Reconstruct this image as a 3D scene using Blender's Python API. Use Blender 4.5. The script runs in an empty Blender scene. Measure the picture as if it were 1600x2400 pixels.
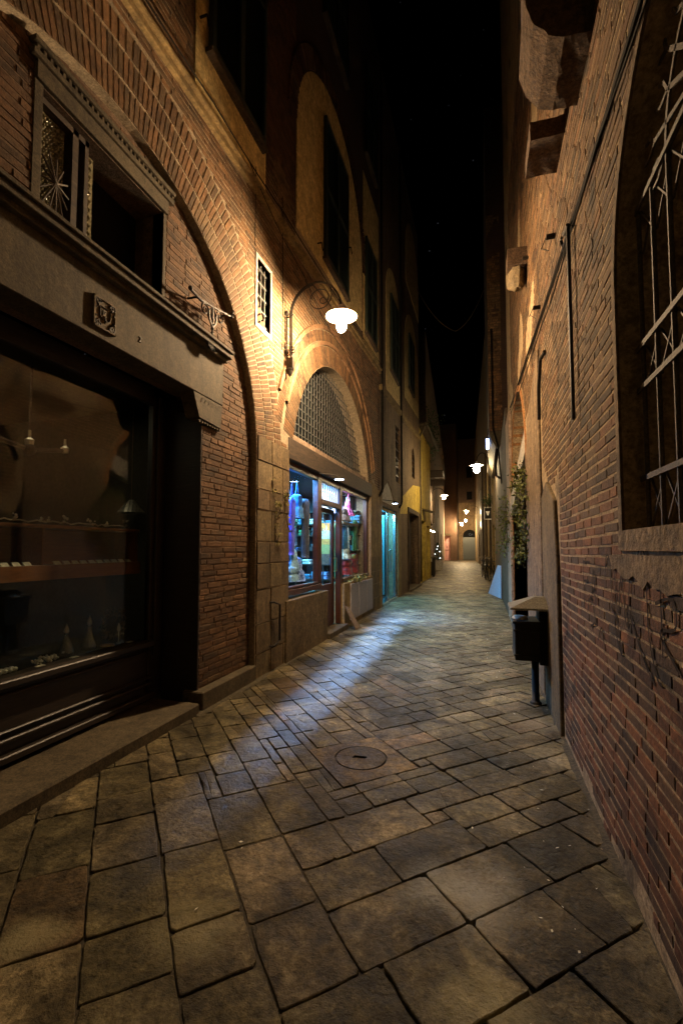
import bpy, bmesh, math, random
from mathutils import Vector, Matrix, noise
from mathutils.geometry import tessellate_polygon
random.seed(7)
rnd=random.random; uni=random.uniform; PI=math.pi; R=math.radians
sc=bpy.context.scene
COL=sc.collection

# ------------------------------------------------------------------ materials
MATS={}
def newmat(name):
    m=bpy.data.materials.new(name); m.use_nodes=True; nt=m.node_tree
    b=nt.nodes['Principled BSDF']; return m,nt,b
def N(nt,t,**k):
    n=nt.nodes.new(t)
    for a,v in k.items(): setattr(n,a,v)
    return n
def ramp(nt,fac,stops):
    r=N(nt,'ShaderNodeValToRGB'); e=r.color_ramp.elements
    e[0].position,e[0].color=stops[0][0],(*stops[0][1],1); e[1].position,e[1].color=stops[-1][0],(*stops[-1][1],1)
    for p,c in stops[1:-1]:
        x=e.new(p); x.color=(*c,1)
    nt.links.new(fac,r.inputs[0]); return r.outputs[0]
def coords(nt,wall=None):
    tc=N(nt,'ShaderNodeTexCoord')
    if not wall: return tc.outputs['Object']
    s=N(nt,'ShaderNodeSeparateXYZ'); nt.links.new(tc.outputs['Object'],s.inputs[0])
    a=N(nt,'ShaderNodeMath',operation='ADD'); nt.links.new(s.outputs[0],a.inputs[0]); nt.links.new(s.outputs[1],a.inputs[1])
    c=N(nt,'ShaderNodeCombineXYZ'); nt.links.new(a.outputs[0],c.inputs[0]); nt.links.new(s.outputs[2],c.inputs[1])
    return c.outputs[0]
def noi(nt,co,scale,detail=6,rough=.6,dist=0):
    n=N(nt,'ShaderNodeTexNoise'); n.inputs['Scale'].default_value=scale; n.inputs['Detail'].default_value=detail
    n.inputs['Roughness'].default_value=rough; n.inputs['Distortion'].default_value=dist
    nt.links.new(co,n.inputs['Vector']); return n.outputs['Fac']
def mix(nt,fac,a,b,mode='MIX'):
    m=N(nt,'ShaderNodeMix',data_type='RGBA',blend_type=mode)
    for i,v in ((0,fac),(6,a),(7,b)):
        if hasattr(v,'is_linked') or hasattr(v,'links'): nt.links.new(v,m.inputs[i])
        elif isinstance(v,(int,float)): m.inputs[i].default_value=v
        else: m.inputs[i].default_value=(*v,1)
    return m.outputs[2]
def bump(nt,h,b,strength=.4,dist=.01,prev=None):
    n=N(nt,'ShaderNodeBump'); n.inputs['Strength'].default_value=strength; n.inputs['Distance'].default_value=dist
    nt.links.new(h,n.inputs['Height'])
    if prev: nt.links.new(prev,n.inputs['Normal'])
    if b: nt.links.new(n.outputs[0],b.inputs['Normal'])
    return n.outputs[0]
def rough_mat(name,c1,c2,scale=3,fine=60,rough=.85,bs=.5,bd=.01,attr=False,metal=0,stain=None,spec=.4,streak=False):
    """mottled matt surface; attr multiplies a per-piece tint"""
    if name not in('plaster_yellow','plaster_pink') and name.startswith(('plaster','mortar','limestone','cement','pietra','base')): c1=tuple(x*.56 for x in c1); c2=tuple(x*.60 for x in c2)
    m,nt,b=newmat(name); co=coords(nt)
    n1=noi(nt,co,scale,8,.65,.4); n2=noi(nt,co,fine,5,.7)
    col=ramp(nt,n1,[(.3,c1),(.7,c2)])
    col=mix(nt,.55,col,ramp(nt,n2,[(.34,tuple(x*.35 for x in c1)),(.66,tuple(min(1,x*1.5) for x in c2))]))
    n7=noi(nt,co,scale*4,7,.72,.5); col=mix(nt,.8,col,ramp(nt,n7,[(.36,(.55,.53,.5)),(.62,(1.22,1.2,1.15))]),'MULTIPLY')
    if stain:
        n3=noi(nt,co,stain[1],6,.7,.8); f=ramp(nt,n3,[(stain[2],(0,0,0)),(stain[2]+.12,(1,1,1))])
        col=mix(nt,f,col,stain[0])
    if streak:
        mp=N(nt,'ShaderNodeMapping'); mp.inputs['Scale'].default_value=(2.2,2.2,.45); nt.links.new(co,mp.inputs[0])
        n4=noi(nt,mp.outputs[0],1.3,9,.72,1.2); col=mix(nt,.7,col,ramp(nt,n4,[(.38,(.42,.40,.38)),(.58,(1,1,1))]),'MULTIPLY')
    if attr:
        a=N(nt,'ShaderNodeAttribute',attribute_name='tint'); col=mix(nt,1.,col,a.outputs['Color'],'MULTIPLY')
    nt.links.new(col,b.inputs['Base Color']); b.inputs['Roughness'].default_value=rough; b.inputs['Metallic'].default_value=metal
    b.inputs['Specular IOR Level'].default_value=spec
    p=bump(nt,n1,None,bs*.6,bd*2); bump(nt,n2,b,bs,bd*.4,p)
    MATS[name]=m; return m
def plain(name,c,rough=.5,metal=0,emit=None,es=1,spec=.5):
    m,nt,b=newmat(name); co=coords(nt); n=noi(nt,co,25,4)
    col=ramp(nt,n,[(.3,tuple(x*.75 for x in c)),(.7,tuple(min(1,x*1.15) for x in c))])
    nt.links.new(col,b.inputs['Base Color']); b.inputs['Roughness'].default_value=rough; b.inputs['Metallic'].default_value=metal
    b.inputs['Specular IOR Level'].default_value=spec
    if emit: b.inputs['Emission Color'].default_value=(*emit,1); b.inputs['Emission Strength'].default_value=es
    MATS[name]=m; return m
def brickmat(name,c1,c2,mortar,bw=.26,bh=.064,bs=.9):
    m,nt,b=newmat(name); co=coords(nt,True); co3=coords(nt)
    nd=noi(nt,co3,2.5,4); 
    br=N(nt,'ShaderNodeTexBrick'); br.inputs['Scale'].default_value=1; br.inputs['Brick Width'].default_value=bw; br.inputs['Row Height'].default_value=bh
    br.inputs['Mortar Size'].default_value=.007; br.inputs['Mortar Smooth'].default_value=.25; br.inputs['Bias'].default_value=0
    br.inputs['Color1'].default_value=(*c1,1); br.inputs['Color2'].default_value=(*c2,1); br.inputs['Mortar'].default_value=(*mortar,1)
    jit=N(nt,'ShaderNodeVectorMath',operation='MULTIPLY_ADD'); jn=N(nt,'ShaderNodeTexNoise'); jn.inputs['Scale'].default_value=3
    nt.links.new(co3,jn.inputs[0]); nt.links.new(jn.outputs['Color'],jit.inputs[0]); jit.inputs[1].default_value=(.03,.02,0); nt.links.new(co,jit.inputs[2])
    nt.links.new(jit.outputs[0],br.inputs['Vector'])
    n2=noi(nt,co3,50,5,.7); n1=noi(nt,co3,1.1,7,.65,.5)
    col=mix(nt,.6,br.outputs['Color'],ramp(nt,n2,[(.3,(.35,.33,.3)),(.7,(1,1,1))]),'MULTIPLY')
    col=mix(nt,ramp(nt,n1,[(.5,(0,0,0)),(.66,(.6,.6,.6))]),col,tuple((x+y)*.5 for x,y in zip(mortar,c2)))
    nt.links.new(col,b.inputs['Base Color']); b.inputs['Roughness'].default_value=.9
    inv=N(nt,'ShaderNodeMath',operation='SUBTRACT'); inv.inputs[0].default_value=1; nt.links.new(br.outputs['Fac'],inv.inputs[1])
    p=bump(nt,inv.outputs[0],None,bs,.012); bump(nt,n2,b,.5,.006,p)
    MATS[name]=m; return m
def glassmat(name,tint=(.8,.85,.85),refl=.12,rough=.02,dirt=.03,dc=(.35,.38,.33),kf=1.):
    m=bpy.data.materials.new(name); m.use_nodes=True; nt=m.node_tree; nt.nodes.clear()
    out=N(nt,'ShaderNodeOutputMaterial'); tr=N(nt,'ShaderNodeBsdfTransparent'); tr.inputs[0].default_value=(*tint,1)
    gl=N(nt,'ShaderNodeBsdfGlossy'); gl.inputs['Roughness'].default_value=rough; df=N(nt,'ShaderNodeBsdfDiffuse'); df.inputs[0].default_value=(*dc,1)
    lf=N(nt,'ShaderNodeLayerWeight'); lw=N(nt,'ShaderNodeMath',operation='POWER'); nt.links.new(lf.outputs['Facing'],lw.inputs[0]); lw.inputs[1].default_value=4.5
    km=N(nt,'ShaderNodeMath',operation='MULTIPLY'); nt.links.new(lw.outputs[0],km.inputs[0]); km.inputs[1].default_value=kf
    ad=N(nt,'ShaderNodeMath',operation='ADD',use_clamp=True); nt.links.new(km.outputs[0],ad.inputs[0]); ad.inputs[1].default_value=refl
    co=coords(nt); nz=noi(nt,co,2,5); 
    bp=N(nt,'ShaderNodeBump'); bp.inputs['Strength'].default_value=.012; bp.inputs['Distance'].default_value=.02; nt.links.new(nz,bp.inputs['Height']); nt.links.new(bp.outputs[0],gl.inputs['Normal'])
    m1=N(nt,'ShaderNodeMixShader'); nt.links.new(ad.outputs[0],m1.inputs[0]); nt.links.new(tr.outputs[0],m1.inputs[1]); nt.links.new(gl.outputs[0],m1.inputs[2])
    dm=N(nt,'ShaderNodeMath',operation='MULTIPLY'); nt.links.new(nz,dm.inputs[0]); dm.inputs[1].default_value=dirt*2
    m2=N(nt,'ShaderNodeMixShader'); nt.links.new(dm.outputs[0],m2.inputs[0]); nt.links.new(m1.outputs[0],m2.inputs[1]); nt.links.new(df.outputs[0],m2.inputs[2])
    nt.links.new(m2.outputs[0],out.inputs[0]); MATS[name]=m; return m
def cloth(name,c,c2=None,rough=.7,scale=12,sheen=.2):
    c2=c2 or tuple(x*.5 for x in c)
    m,nt,b=newmat(name); co=coords(nt); n=noi(nt,co,scale,4,.6,.6)
    nt.links.new(ramp(nt,n,[(.35,c2),(.62,c)]),b.inputs['Base Color']); b.inputs['Roughness'].default_value=rough
    b.inputs['Sheen Weight'].default_value=sheen
    bump(nt,noi(nt,co,70,3),b,.3,.004); MATS[name]=m; return m
def woodmat(name,c1,c2,rough=.5,sc_=(3,3,22)):
    m,nt,b=newmat(name); co=coords(nt)
    mp=N(nt,'ShaderNodeMapping'); mp.inputs['Scale'].default_value=sc_; nt.links.new(co,mp.inputs[0])
    n=noi(nt,mp.outputs[0],2,6,.6,1.2); nt.links.new(ramp(nt,n,[(.3,c1),(.7,c2)]),b.inputs['Base Color']); b.inputs['Roughness'].default_value=rough
    bump(nt,n,b,.35,.006); MATS[name]=m; return m

# piece-built brick: tint carries each brick's own colour
rough_mat('brick',(.55,.52,.5),(1.1,1.1,1.1),2.2,48,.9,1.,.014,attr=True,stain=((.20,.18,.15),1.5,.52))
rough_mat('mortar',(.40,.31,.20),(.54,.43,.29),4,70,.95,.9,.012)
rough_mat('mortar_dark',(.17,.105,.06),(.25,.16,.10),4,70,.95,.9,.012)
rough_mat('corbel_stone',(.045,.028,.016),(.11,.065,.035),7,45,.95,1.,.02)
rough_mat('mortar_right',(.40,.28,.15),(.70,.51,.29),3,40,.95,1.,.02,stain=((.10,.072,.04),1.5,.52))
rough_mat('limestone',(.20,.145,.075),(.31,.23,.125),2.2,40,.85,.9,.012,attr=True,stain=((.10,.075,.045),2.0,.62),streak=True)
rough_mat('pietra_stone',(.12,.092,.05),(.19,.148,.085),5,80,.85,.5,.008,streak=True)
rough_mat('plaster_ochre',(.40,.27,.10),(.50,.35,.15),1.2,30,.9,.5,.008,streak=True)
rough_mat('bay_plaster',(.58,.43,.18),(.70,.54,.26),1.5,30,.9,.4,.006)
rough_mat('plaster_yellow',(.60,.40,.07),(.74,.52,.11),1.5,30,.9,.4,.006,streak=True)
rough_mat('plaster_pink',(.30,.21,.15),(.40,.29,.21),1.6,30,.9,.4,.006,streak=True)
rough_mat('plaster_rough',(.20,.13,.075),(.42,.29,.165),3.6,26,.92,1.,.03,stain=((.10,.065,.04),1.9,.55),streak=True)
rough_mat('plaster_orange',(.52,.22,.07),(.60,.28,.10),3,40,.9,.4,.006)
rough_mat('plaster_dark',(.10,.07,.045),(.17,.12,.075),1.8,36,.92,.8,.012,streak=True)
rough_mat('base_render',(.06,.05,.03),(.15,.12,.07),5,50,.9,1.,.02,stain=((.05,.04,.03),4,.58))
rough_mat('cement',(.15,.105,.05),(.28,.195,.09),3,40,.9,.9,.014,stain=((.16,.11,.06),3,.6),streak=True)
rough_mat('pale_stone',(.42,.37,.30),(.52,.47,.40),3,60,.8,.4,.006)
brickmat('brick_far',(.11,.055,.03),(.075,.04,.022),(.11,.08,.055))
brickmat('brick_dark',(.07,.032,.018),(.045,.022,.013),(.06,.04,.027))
woodmat('dark_wood',(.012,.008,.006),(.03,.02,.014),.5)
woodmat('red_wood',(.030,.010,.005),(.085,.028,.013),.38)
woodmat('beam_wood',(.018,.012,.008),(.075,.048,.028),.75,(12,2,12))
woodmat('shelf_wood',(.20,.075,.022),(.32,.13,.04),.4,(20,2,20))
woodmat('plank_wood',(.14,.085,.04),(.24,.15,.075),.7)
woodmat('shutter_wood',(.010,.018,.013),(.022,.034,.024),.55)
rough_mat('iron',(.018,.015,.012),(.035,.028,.022),20,90,.55,.4,.004,metal=.6)
rough_mat('grille_iron',(.045,.035,.027),(.10,.078,.06),12,90,.7,.5,.004,metal=.1)
plain('mesh_steel',(.085,.085,.078),.6,.2)
plain('bin_black',(.022,.019,.014),.65,.1,spec=.2)
rough_mat('bin_lid',(.07,.062,.04),(.13,.112,.075),8,80,.7,.3,.004)
plain('cable',(.012,.010,.008),.8,spec=.08)
plain('brass',(.55,.36,.14),.28,1)
plain('silver',(.8,.77,.66),.33,.8)
plain('chrome',(.6,.6,.6),.2,1)
plain('white_enamel',(.8,.78,.72),.35)
plain('board_blue',(.62,.66,.85),.55)
plain('card_white',(.75,.72,.6),.6)
plain('black',(.006,.006,.006),.8,spec=.1)
plain('room_dark',(.03,.027,.02),.9,spec=.1)
plain('room_olive',(.045,.04,.024),.9)
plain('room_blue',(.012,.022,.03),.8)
plain('curtain_cyan',(.10,.40,.42),.6)
plain('grey_panel',(.30,.28,.30),.7)
plain('pink_paint',(.55,.30,.30),.6)
plain('shutter_grey',(.09,.10,.10),.45,.3)
plain('lead',(.08,.075,.06),.5,.4)
plain('rubber',(.012,.012,.012),.7)
plain('terracotta',(.30,.12,.06),.8)
plain('paint_black',(.035,.024,.018),.9,spec=.1)
plain('leafy',(.09,.13,.02),.6)
plain('leafy_dark',(.035,.06,.012),.6)
plain('leaf_pale',(.35,.30,.09),.6)
plain('fir',(.015,.05,.02),.6)
glassmat('shop_glass',(.85,.88,.86),.035,.012,.002)
glassmat('clear_glass',(.95,.97,.98),.01,.01,.004,(.3,.3,.3),.3)
glassmat('grimy_glass',(.3,.33,.34),.03,.10,.3,(.05,.065,.075),.35)
glassmat('bottle_glass',(.75,.78,.75),.35,.05,.12,(.5,.5,.45))
def bullseye():
    m,nt,b=newmat('bullseye_glass'); co=coords(nt)
    b.inputs['Base Color'].default_value=(.17,.15,.09,1); b.inputs['Roughness'].default_value=.18; b.inputs['Specular IOR Level'].default_value=.9
    nn=noi(nt,co,30,3); nt.links.new(ramp(nt,nn,[(.3,(.10,.09,.05)),(.7,(.26,.23,.14))]),b.inputs['Base Color']); bump(nt,nn,b,.8,.01); MATS['bullseye_glass']=m
bullseye()
def emis(name,c,s): 
    m=bpy.data.materials.new(name); m.use_nodes=True; nt=m.node_tree; nt.nodes.clear()
    o=N(nt,'ShaderNodeOutputMaterial'); e=N(nt,'ShaderNodeEmission'); e.inputs[0].default_value=(*c,1); e.inputs[1].default_value=s
    nt.links.new(e.outputs[0],o.inputs[0]); MATS[name]=m; return m
WARM=(1,.69,.39)
emis('bulb_warm',WARM,8300); emis('bulb_back',(1,.80,.36),190); emis('bulb_far',(1,.76,.42),800); emis('bulb_end',(1,.70,.36),4200); emis('led_cold',(.55,.72,1),60); emis('led_blue',(.35,.5,1),30)
emis('tube_cyan',(.25,.65,1),7); emis('fairy',(.9,.95,1),12); emis('sign_dim',(.7,.7,.65),.25)

# ------------------------------------------------------------------ mesh building
class MB:
    def __init__(s): s.v=[]; s.f=[]; s.c=[]; s.tint=(1,1,1)
    def poly(s,pts,c=None):
        i=len(s.v); s.v+= [tuple(p) for p in pts]; s.f.append(tuple(range(i,i+len(pts)))); s.c.append(c or s.tint)
    def mesh(s,vs,fs,c=None):
        i=len(s.v); s.v+=[tuple(p) for p in vs]
        for f in fs: s.f.append(tuple(i+k for k in f)); s.c.append(c or s.tint)
    def box(s,x0,x1,y0,y1,z0,z1,c=None):
        v=[(x,y,z) for z in (z0,z1) for y in (y0,y1) for x in (x0,x1)]
        s.mesh(v,[(0,2,3,1),(4,5,7,6),(0,1,5,4),(2,6,7,3),(0,4,6,2),(1,3,7,5)],c)
    def pbox(s,P,u0,u1,z0,z1,d0,d1,c=None):
        v=[P(u,z,d) for d in (d0,d1) for z in (z0,z1) for u in (u0,u1)]
        s.mesh(v,[(0,2,3,1),(4,5,7,6),(0,1,5,4),(2,6,7,3),(0,4,6,2),(1,3,7,5)],c)
    def prism(s,P,poly,d0,d1,c=None):
        n=len(poly); v=[P(u,z,d0) for u,z in poly]+[P(u,z,d1) for u,z in poly]
        tri=tessellate_polygon([[Vector((u,z,0)) for u,z in poly]])
        s.mesh(v,[tuple(t) for t in tri]+[tuple(n+k for k in t) for t in tri]+[(i,(i+1)%n,n+(i+1)%n,n+i) for i in range(n)],c)
    def tube(s,pts,r,n=8,c=None,close=False):
        pts=[Vector(p) for p in pts]; m=len(pts); rs=r if isinstance(r,(list,tuple)) else [r]*m
        vs=[]; up=None
        for i,p in enumerate(pts):
            t=(pts[min(i+1,m-1)]-pts[max(i-1,0)])
            if t.length<1e-9: t=Vector((0,0,1))
            t.normalize()
            if up is None:
                a=Vector((0,0,1)) if abs(t.z)<.9 else Vector((1,0,0)); up=t.cross(a).normalized()
            else:
                up=(up-t*up.dot(t)); up=up.normalized() if up.length>1e-6 else t.orthogonal().normalized()
            w=t.cross(up)
            for k in range(n):
                a=2*PI*k/n; vs.append(p+(up*math.cos(a)+w*math.sin(a))*rs[i])
        fs=[(i*n+k,i*n+(k+1)%n,(i+1)*n+(k+1)%n,(i+1)*n+k) for i in range(m-1) for k in range(n)]
        fs+= [tuple(range(n)),tuple((m-1)*n+k for k in range(n))]
        s.mesh(vs,fs,c)
    def lathe(s,c0,prof,n=24,c=None,sx=1,sy=1,wave=None):
        vs=[]; cx,cy,cz=c0
        for i,(r,z) in enumerate(prof):
            for k in range(n):
                a=2*PI*k/n; rr=r*(1+(wave(a,i/(len(prof)-1)) if wave else 0)); vs.append((cx+rr*math.cos(a)*sx,cy+rr*math.sin(a)*sy,cz+z))
        m=len(prof); fs=[(i*n+k,i*n+(k+1)%n,(i+1)*n+(k+1)%n,(i+1)*n+k) for i in range(m-1) for k in range(n)]
        fs+=[tuple(range(n)),tuple((m-1)*n+k for k in range(n))]; s.mesh(vs,fs,c)
    def ball(s,c,r,n=12,m=8,sc=(1,1,1)):
        s.lathe(c,[(max(1e-4,r*math.sin(PI*i/m)),-r*math.cos(PI*i/m)*sc[2]) for i in range(m+1)],n,None,sc[0],sc[1])
    def build(s,name,mat,parent=None,bevel=0,smooth=False,kind=None,label=None):
        me=bpy.data.meshes.new(name); o0=Vector((0,0,0))
        if parent is not None: 
            q=parent
            while q is not None: o0+=q.location; q=q.parent
        else:
            if s.v and kind is None:
                xs=[v[0] for v in s.v]; ys=[v[1] for v in s.v]; zs=[v[2] for v in s.v]
                o0=Vector(((min(xs)+max(xs))/2,(min(ys)+max(ys))/2,min(zs)))
        me.from_pydata([(x-o0.x,y-o0.y,z-o0.z) for x,y,z in s.v],[],s.f)
        me.update()
        if any(c!=(1,1,1) for c in s.c):
            at=me.color_attributes.new('tint','FLOAT_COLOR','CORNER'); buf=[]
            for f,c in zip(s.f,s.c): buf+= [c[0],c[1],c[2],1.]*len(f)
            if len(buf)==len(at.data)*4: at.data.foreach_set('color',buf)
        else:
            at=me.color_attributes.new('tint','FLOAT_COLOR','POINT'); at.data.foreach_set('color',[1.]*(4*len(me.vertices)))
        me.materials.append(MATS[mat])
        if smooth: me.shade_smooth()
        o=bpy.data.objects.new(name,me); COL.objects.link(o)
        if parent is not None: o.parent=parent
        else: o.location=o0
        if bevel:
            w=o.modifiers.new('b','BEVEL'); w.width=bevel; w.segments=1; w.limit_method='ANGLE'; w.angle_limit=R(40)
        if kind: o['kind']=kind
        if label: o['label']=label
        return o
def thing(name,label,cat,loc=(0,0,0),group=None):
    o=bpy.data.objects.new(name,None); COL.objects.link(o); o.location=loc; o.empty_display_size=.1
    o['label']=label; o['category']=cat
    if group: o['group']=group
    return o
def tag(o,label,cat,group=None):
    o['label']=label; o['category']=cat
    if group: o['group']=group
    return o
def dup(root,delta,label,yrot=0,parent=None):
    r=root.copy(); COL.objects.link(r); r.parent=parent
    if parent is None: r.location=root.location+Vector(delta); r['label']=label; r.rotation_euler.z+=yrot
    for ch in list(root.children): dup(ch,None,None,0,r)
    return r

PL=lambda x0: (lambda u,z,d: (x0+d,u,z))
PR=lambda x0: (lambda u,z,d: (x0-d,u,z))
PY=lambda y0: (lambda u,z,d: (u,y0-d,z))
def PM(a,b,side):       # slanted plan wall from a to b, u measured from a; d towards the street
    a=Vector(a); t=(Vector(b)-a).normalized(); n=Vector((t.y,-t.x))*side
    return lambda u,z,d: (a.x+t.x*u+n.x*d,a.y+t.y*u+n.y*d,z)
def arc(cu,cz,r,a0,a1,n): return [(cu+r*math.cos(R(a0+(a1-a0)*i/n)),cz+r*math.sin(R(a0+(a1-a0)*i/n))) for i in range(n+1)]
def wall(mb,P,outline,holes=(),d0=0,d1=-.2,edges=True):
    loops=[outline]+list(holes); flat=[p for l in loops for p in l]
    tri=tessellate_polygon([[Vector((u,z,0)) for u,z in l] for l in loops])
    mb.mesh([P(u,z,d0) for u,z in flat],[tuple(t) for t in tri])
    for l in (holes if not edges else loops):
        n=len(l); mb.mesh([P(u,z,d0) for u,z in l]+[P(u,z,d1) for u,z in l],[(i,(i+1)%n,n+(i+1)%n,n+i) for i in range(n)])
def rect(u0,u1,z0,z1): return [(u0,z0),(u1,z0),(u1,z1),(u0,z1)]
def bricktint(kind,u,z):
    n=noise.noise(Vector((u*.9,z*.9,3.1))); k=(uni(.5,1.3) if kind=='right' else uni(.64,1.22))*.66
    if kind=='left': c=(.32,.175,.085) if rnd()<.65 else (.25,.155,.085)
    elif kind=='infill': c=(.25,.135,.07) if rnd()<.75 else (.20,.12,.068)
    elif kind=='right':
        c=(.34,.14,.062) if rnd()<.65 else (.20,.11,.06)
        if z>1.5+.5*n:           # limewash left on the bricks higher up
            t=min(1,(z-1.5-.5*n)/.8)*(.80 if rnd()<.75 else .5); c=tuple(a*(1-t)+b*t for a,b in zip(c,(.245,.155,.075)))
    else: c=(.15,.065,.035)
    if n>.25 and kind!='right': c=tuple(a*.6+b*.4 for a,b in zip(c,(.38,.28,.17)))
    return (c[0]*k,c[1]*k*.95,c[2]*k*.80)
def bricks(mb,P,u0,u1,z0,z1,ok,kind,bw=.25,bh=.058,d=.005,wob=.0):
    j=0; z=z0
    while z<z1:
        u=u0-(bw/2 if j%2 else 0)-uni(0,.04)
        while u<u1:
            w=bw*uni(.86,1.1) if rnd()>.12 else bw*.5
            cu,cz=u+w/2,z+bh/2
            a,b_=max(u,u0)+.0042,min(u+w,u1)-.0042
            while b_-a>.03 and not (ok(a+.004,cz+.02) and ok(a+.004,cz-.02)): a+=.012
            while b_-a>.03 and not (ok(b_-.004,cz+.02) and ok(b_-.004,cz-.02)): b_-=.012
            if b_-a>.03 and ok((a+b_)/2,cz):
                dz=wob*noise.noise(Vector((cu*.7,cz*.7,9)))
                q0,q1=z+.0048+uni(-.002,.002)+dz,z+bh-.0048+uni(-.002,.002)+dz; dd=d*uni(.55,1.35); e=.0035
                j_=lambda: uni(-.0025,.0025)
                back=[P(a,q0,-.004),P(b_,q0,-.004),P(b_,q1,-.004),P(a,q1,-.004)]
                fr=[P(a+e+j_(),q0+e+j_(),dd+j_()*.6),P(b_-e+j_(),q0+e+j_(),dd+j_()*.6),P(b_-e+j_(),q1-e+j_(),dd+j_()*.6),P(a+e+j_(),q1-e+j_(),dd+j_()*.6)]
                mb.mesh(back+fr,[(4,5,6,7),(0,1,5,4),(1,2,6,5),(2,3,7,6),(3,0,4,7)],bricktint(kind,cu,cz))
            u+=w
        z+=bh; j+=1
def ring(mb,P,cu,cz,r0,r1,a0,a1,step,d,kind,ok=lambda u,z:True):
    rm=(r0+r1)/2; n=int(R(abs(a1-a0))*rm/step)
    for i in range(n):
        a=R(a0+(a1-a0)*(i+.10)/n); b=R(a0+(a1-a0)*(i+.90)/n); u,z=cu+rm*math.cos((a+b)/2),cz+rm*math.sin((a+b)/2)
        if not ok(u,z): continue
        dd=d*uni(.7,1.2); e=uni(0,.012)
        q=[(r0,a),(r1-e,a),(r1-e,b),(r0,b)]; g=.003
        back=[P(cu+r*math.cos(t),cz+r*math.sin(t),-.004) for r,t in q]
        am=(a+b)/2
        fr=[P(cu+(r+(g if k in(0,3) else -g))*math.cos(t+(am-t)*.12),cz+(r+(g if k in(0,3) else -g))*math.sin(t+(am-t)*.12),dd) for k,(r,t) in enumerate(q)]
        mb.mesh(back+fr,[(4,5,6,7),(0,1,5,4),(1,2,6,5),(2,3,7,6),(3,0,4,7)],bricktint(kind,u,z))
def blocks(mb,P,u0,u1,z0,z1,rows,d=.012,base=(1,1,1)):
    z=z0
    for h in rows:
        if z>=z1: break
        cuts=[u0]; 
        while u1-cuts[-1]>.5: cuts.append(cuts[-1]+uni(.28,.5))
        if u1-cuts[-1]<.12 and len(cuts)>1: cuts.pop()
        cuts.append(u1)
        for a,b in zip(cuts,cuts[1:]):
            k=uni(.75,1.2); dd=d*uni(.6,1.3); e=.008
            bk=[P(a+.003,z+.003,-.004),P(b-.003,z+.003,-.004),P(b-.003,z+h-.003,-.004),P(a+.003,z+h-.003,-.004)]
            fr=[P(a+e+uni(0,.004),z+e+uni(0,.004),dd),P(b-e,z+e,dd),P(b-e-uni(0,.006),z+h-e,dd),P(a+e,z+h-e-uni(0,.005),dd)]
            mb.mesh(bk+fr,[(4,5,6,7),(0,1,5,4),(1,2,6,5),(2,3,7,6),(3,0,4,7)],(k,k*uni(.93,1),k*uni(.85,1)))
        z+=h
def weather(o,amt=.014,cuts=5,sc_=9):
    for md in list(o.modifiers): o.modifiers.remove(md)
    bm=bmesh.new(); bm.from_mesh(o.data); bmesh.ops.triangulate(bm,faces=[f for f in bm.faces if len(f.verts)>4])
    bmesh.ops.subdivide_edges(bm,edges=bm.edges[:],cuts=cuts,use_grid_fill=True); bm.normal_update()
    for v in bm.verts:
        p=v.co+o.parent.location if o.parent else v.co
        v.co+=v.normal*(amt*noise.noise(p*sc_)+amt*.6*noise.noise(p*sc_*3)-amt*.3)
    bm.to_mesh(o.data); bm.free(); return o
def shutter(parent,P,u0,u1,z0,z1,d,mat='shutter_wood'):
    m=MB(); f=.06
    m.pbox(P,u0,u0+f,z0,z1,d,d+.05); m.pbox(P,u1-f,u1,z0,z1,d,d+.05); mid=(u0+u1)/2; m.pbox(P,mid-f*.7,mid+f*.7,z0,z1,d,d+.052)
    for z in (z0,(z0+z1)/2-.04,z1-.08): m.pbox(P,u0+f,u1-f,z,z+.08,d+.001,d+.048)
    z=z0+.09
    while z<z1-.09:
        for a,b in ((u0+f,mid-f*.7),(mid+f*.7,u1-f)):
            m.mesh([P(a,z,d+.042),P(b,z,d+.042),P(b,z+.03,d+.008),P(a,z+.03,d+.008)],[(0,1,2,3)])
        z+=.034
    m.pbox(P,u0+.01,u1-.01,z0+.01,z1-.01,d-.01,d+.004)
    return m.build('shutter',mat,parent)
def scroll(mb,c,ax,ay,r0,r1,turns,rad,a0=0,n=40,sgn=1):
    c=Vector(c);ax=Vector(ax);ay=Vector(ay); pts=[]
    for i in range(n+1):
        t=i/n; a=a0+sgn*turns*2*PI*t; r=r0+(r1-r0)*t; pts.append(c+ax*math.cos(a)*r+ay*math.sin(a)*r)
    mb.tube(pts,rad,6)
def leafball(mb,c,spread,n,size,tints=None):
    for _ in range(n):
        p=Vector(c)+Vector((random.gauss(0,spread[0]),random.gauss(0,spread[1]),random.gauss(0,spread[2])))
        a=Vector((uni(-1,1),uni(-1,1),uni(-1,1))).normalized(); b=a.orthogonal().normalized(); b=Matrix.Rotation(uni(0,6.3),3,a)@b; c2=a.cross(b)
        s=size*uni(.6,1.3); k=uni(.5,1.6)
        mb.mesh([p-b*s*.5,p+c2*s*.32+a*s*.1,p+b*s*.6,p-c2*s*.32+a*s*.1],[(0,1,2),(0,2,3)],(k,k*uni(.85,1.1),k*uni(.5,1)))
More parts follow.
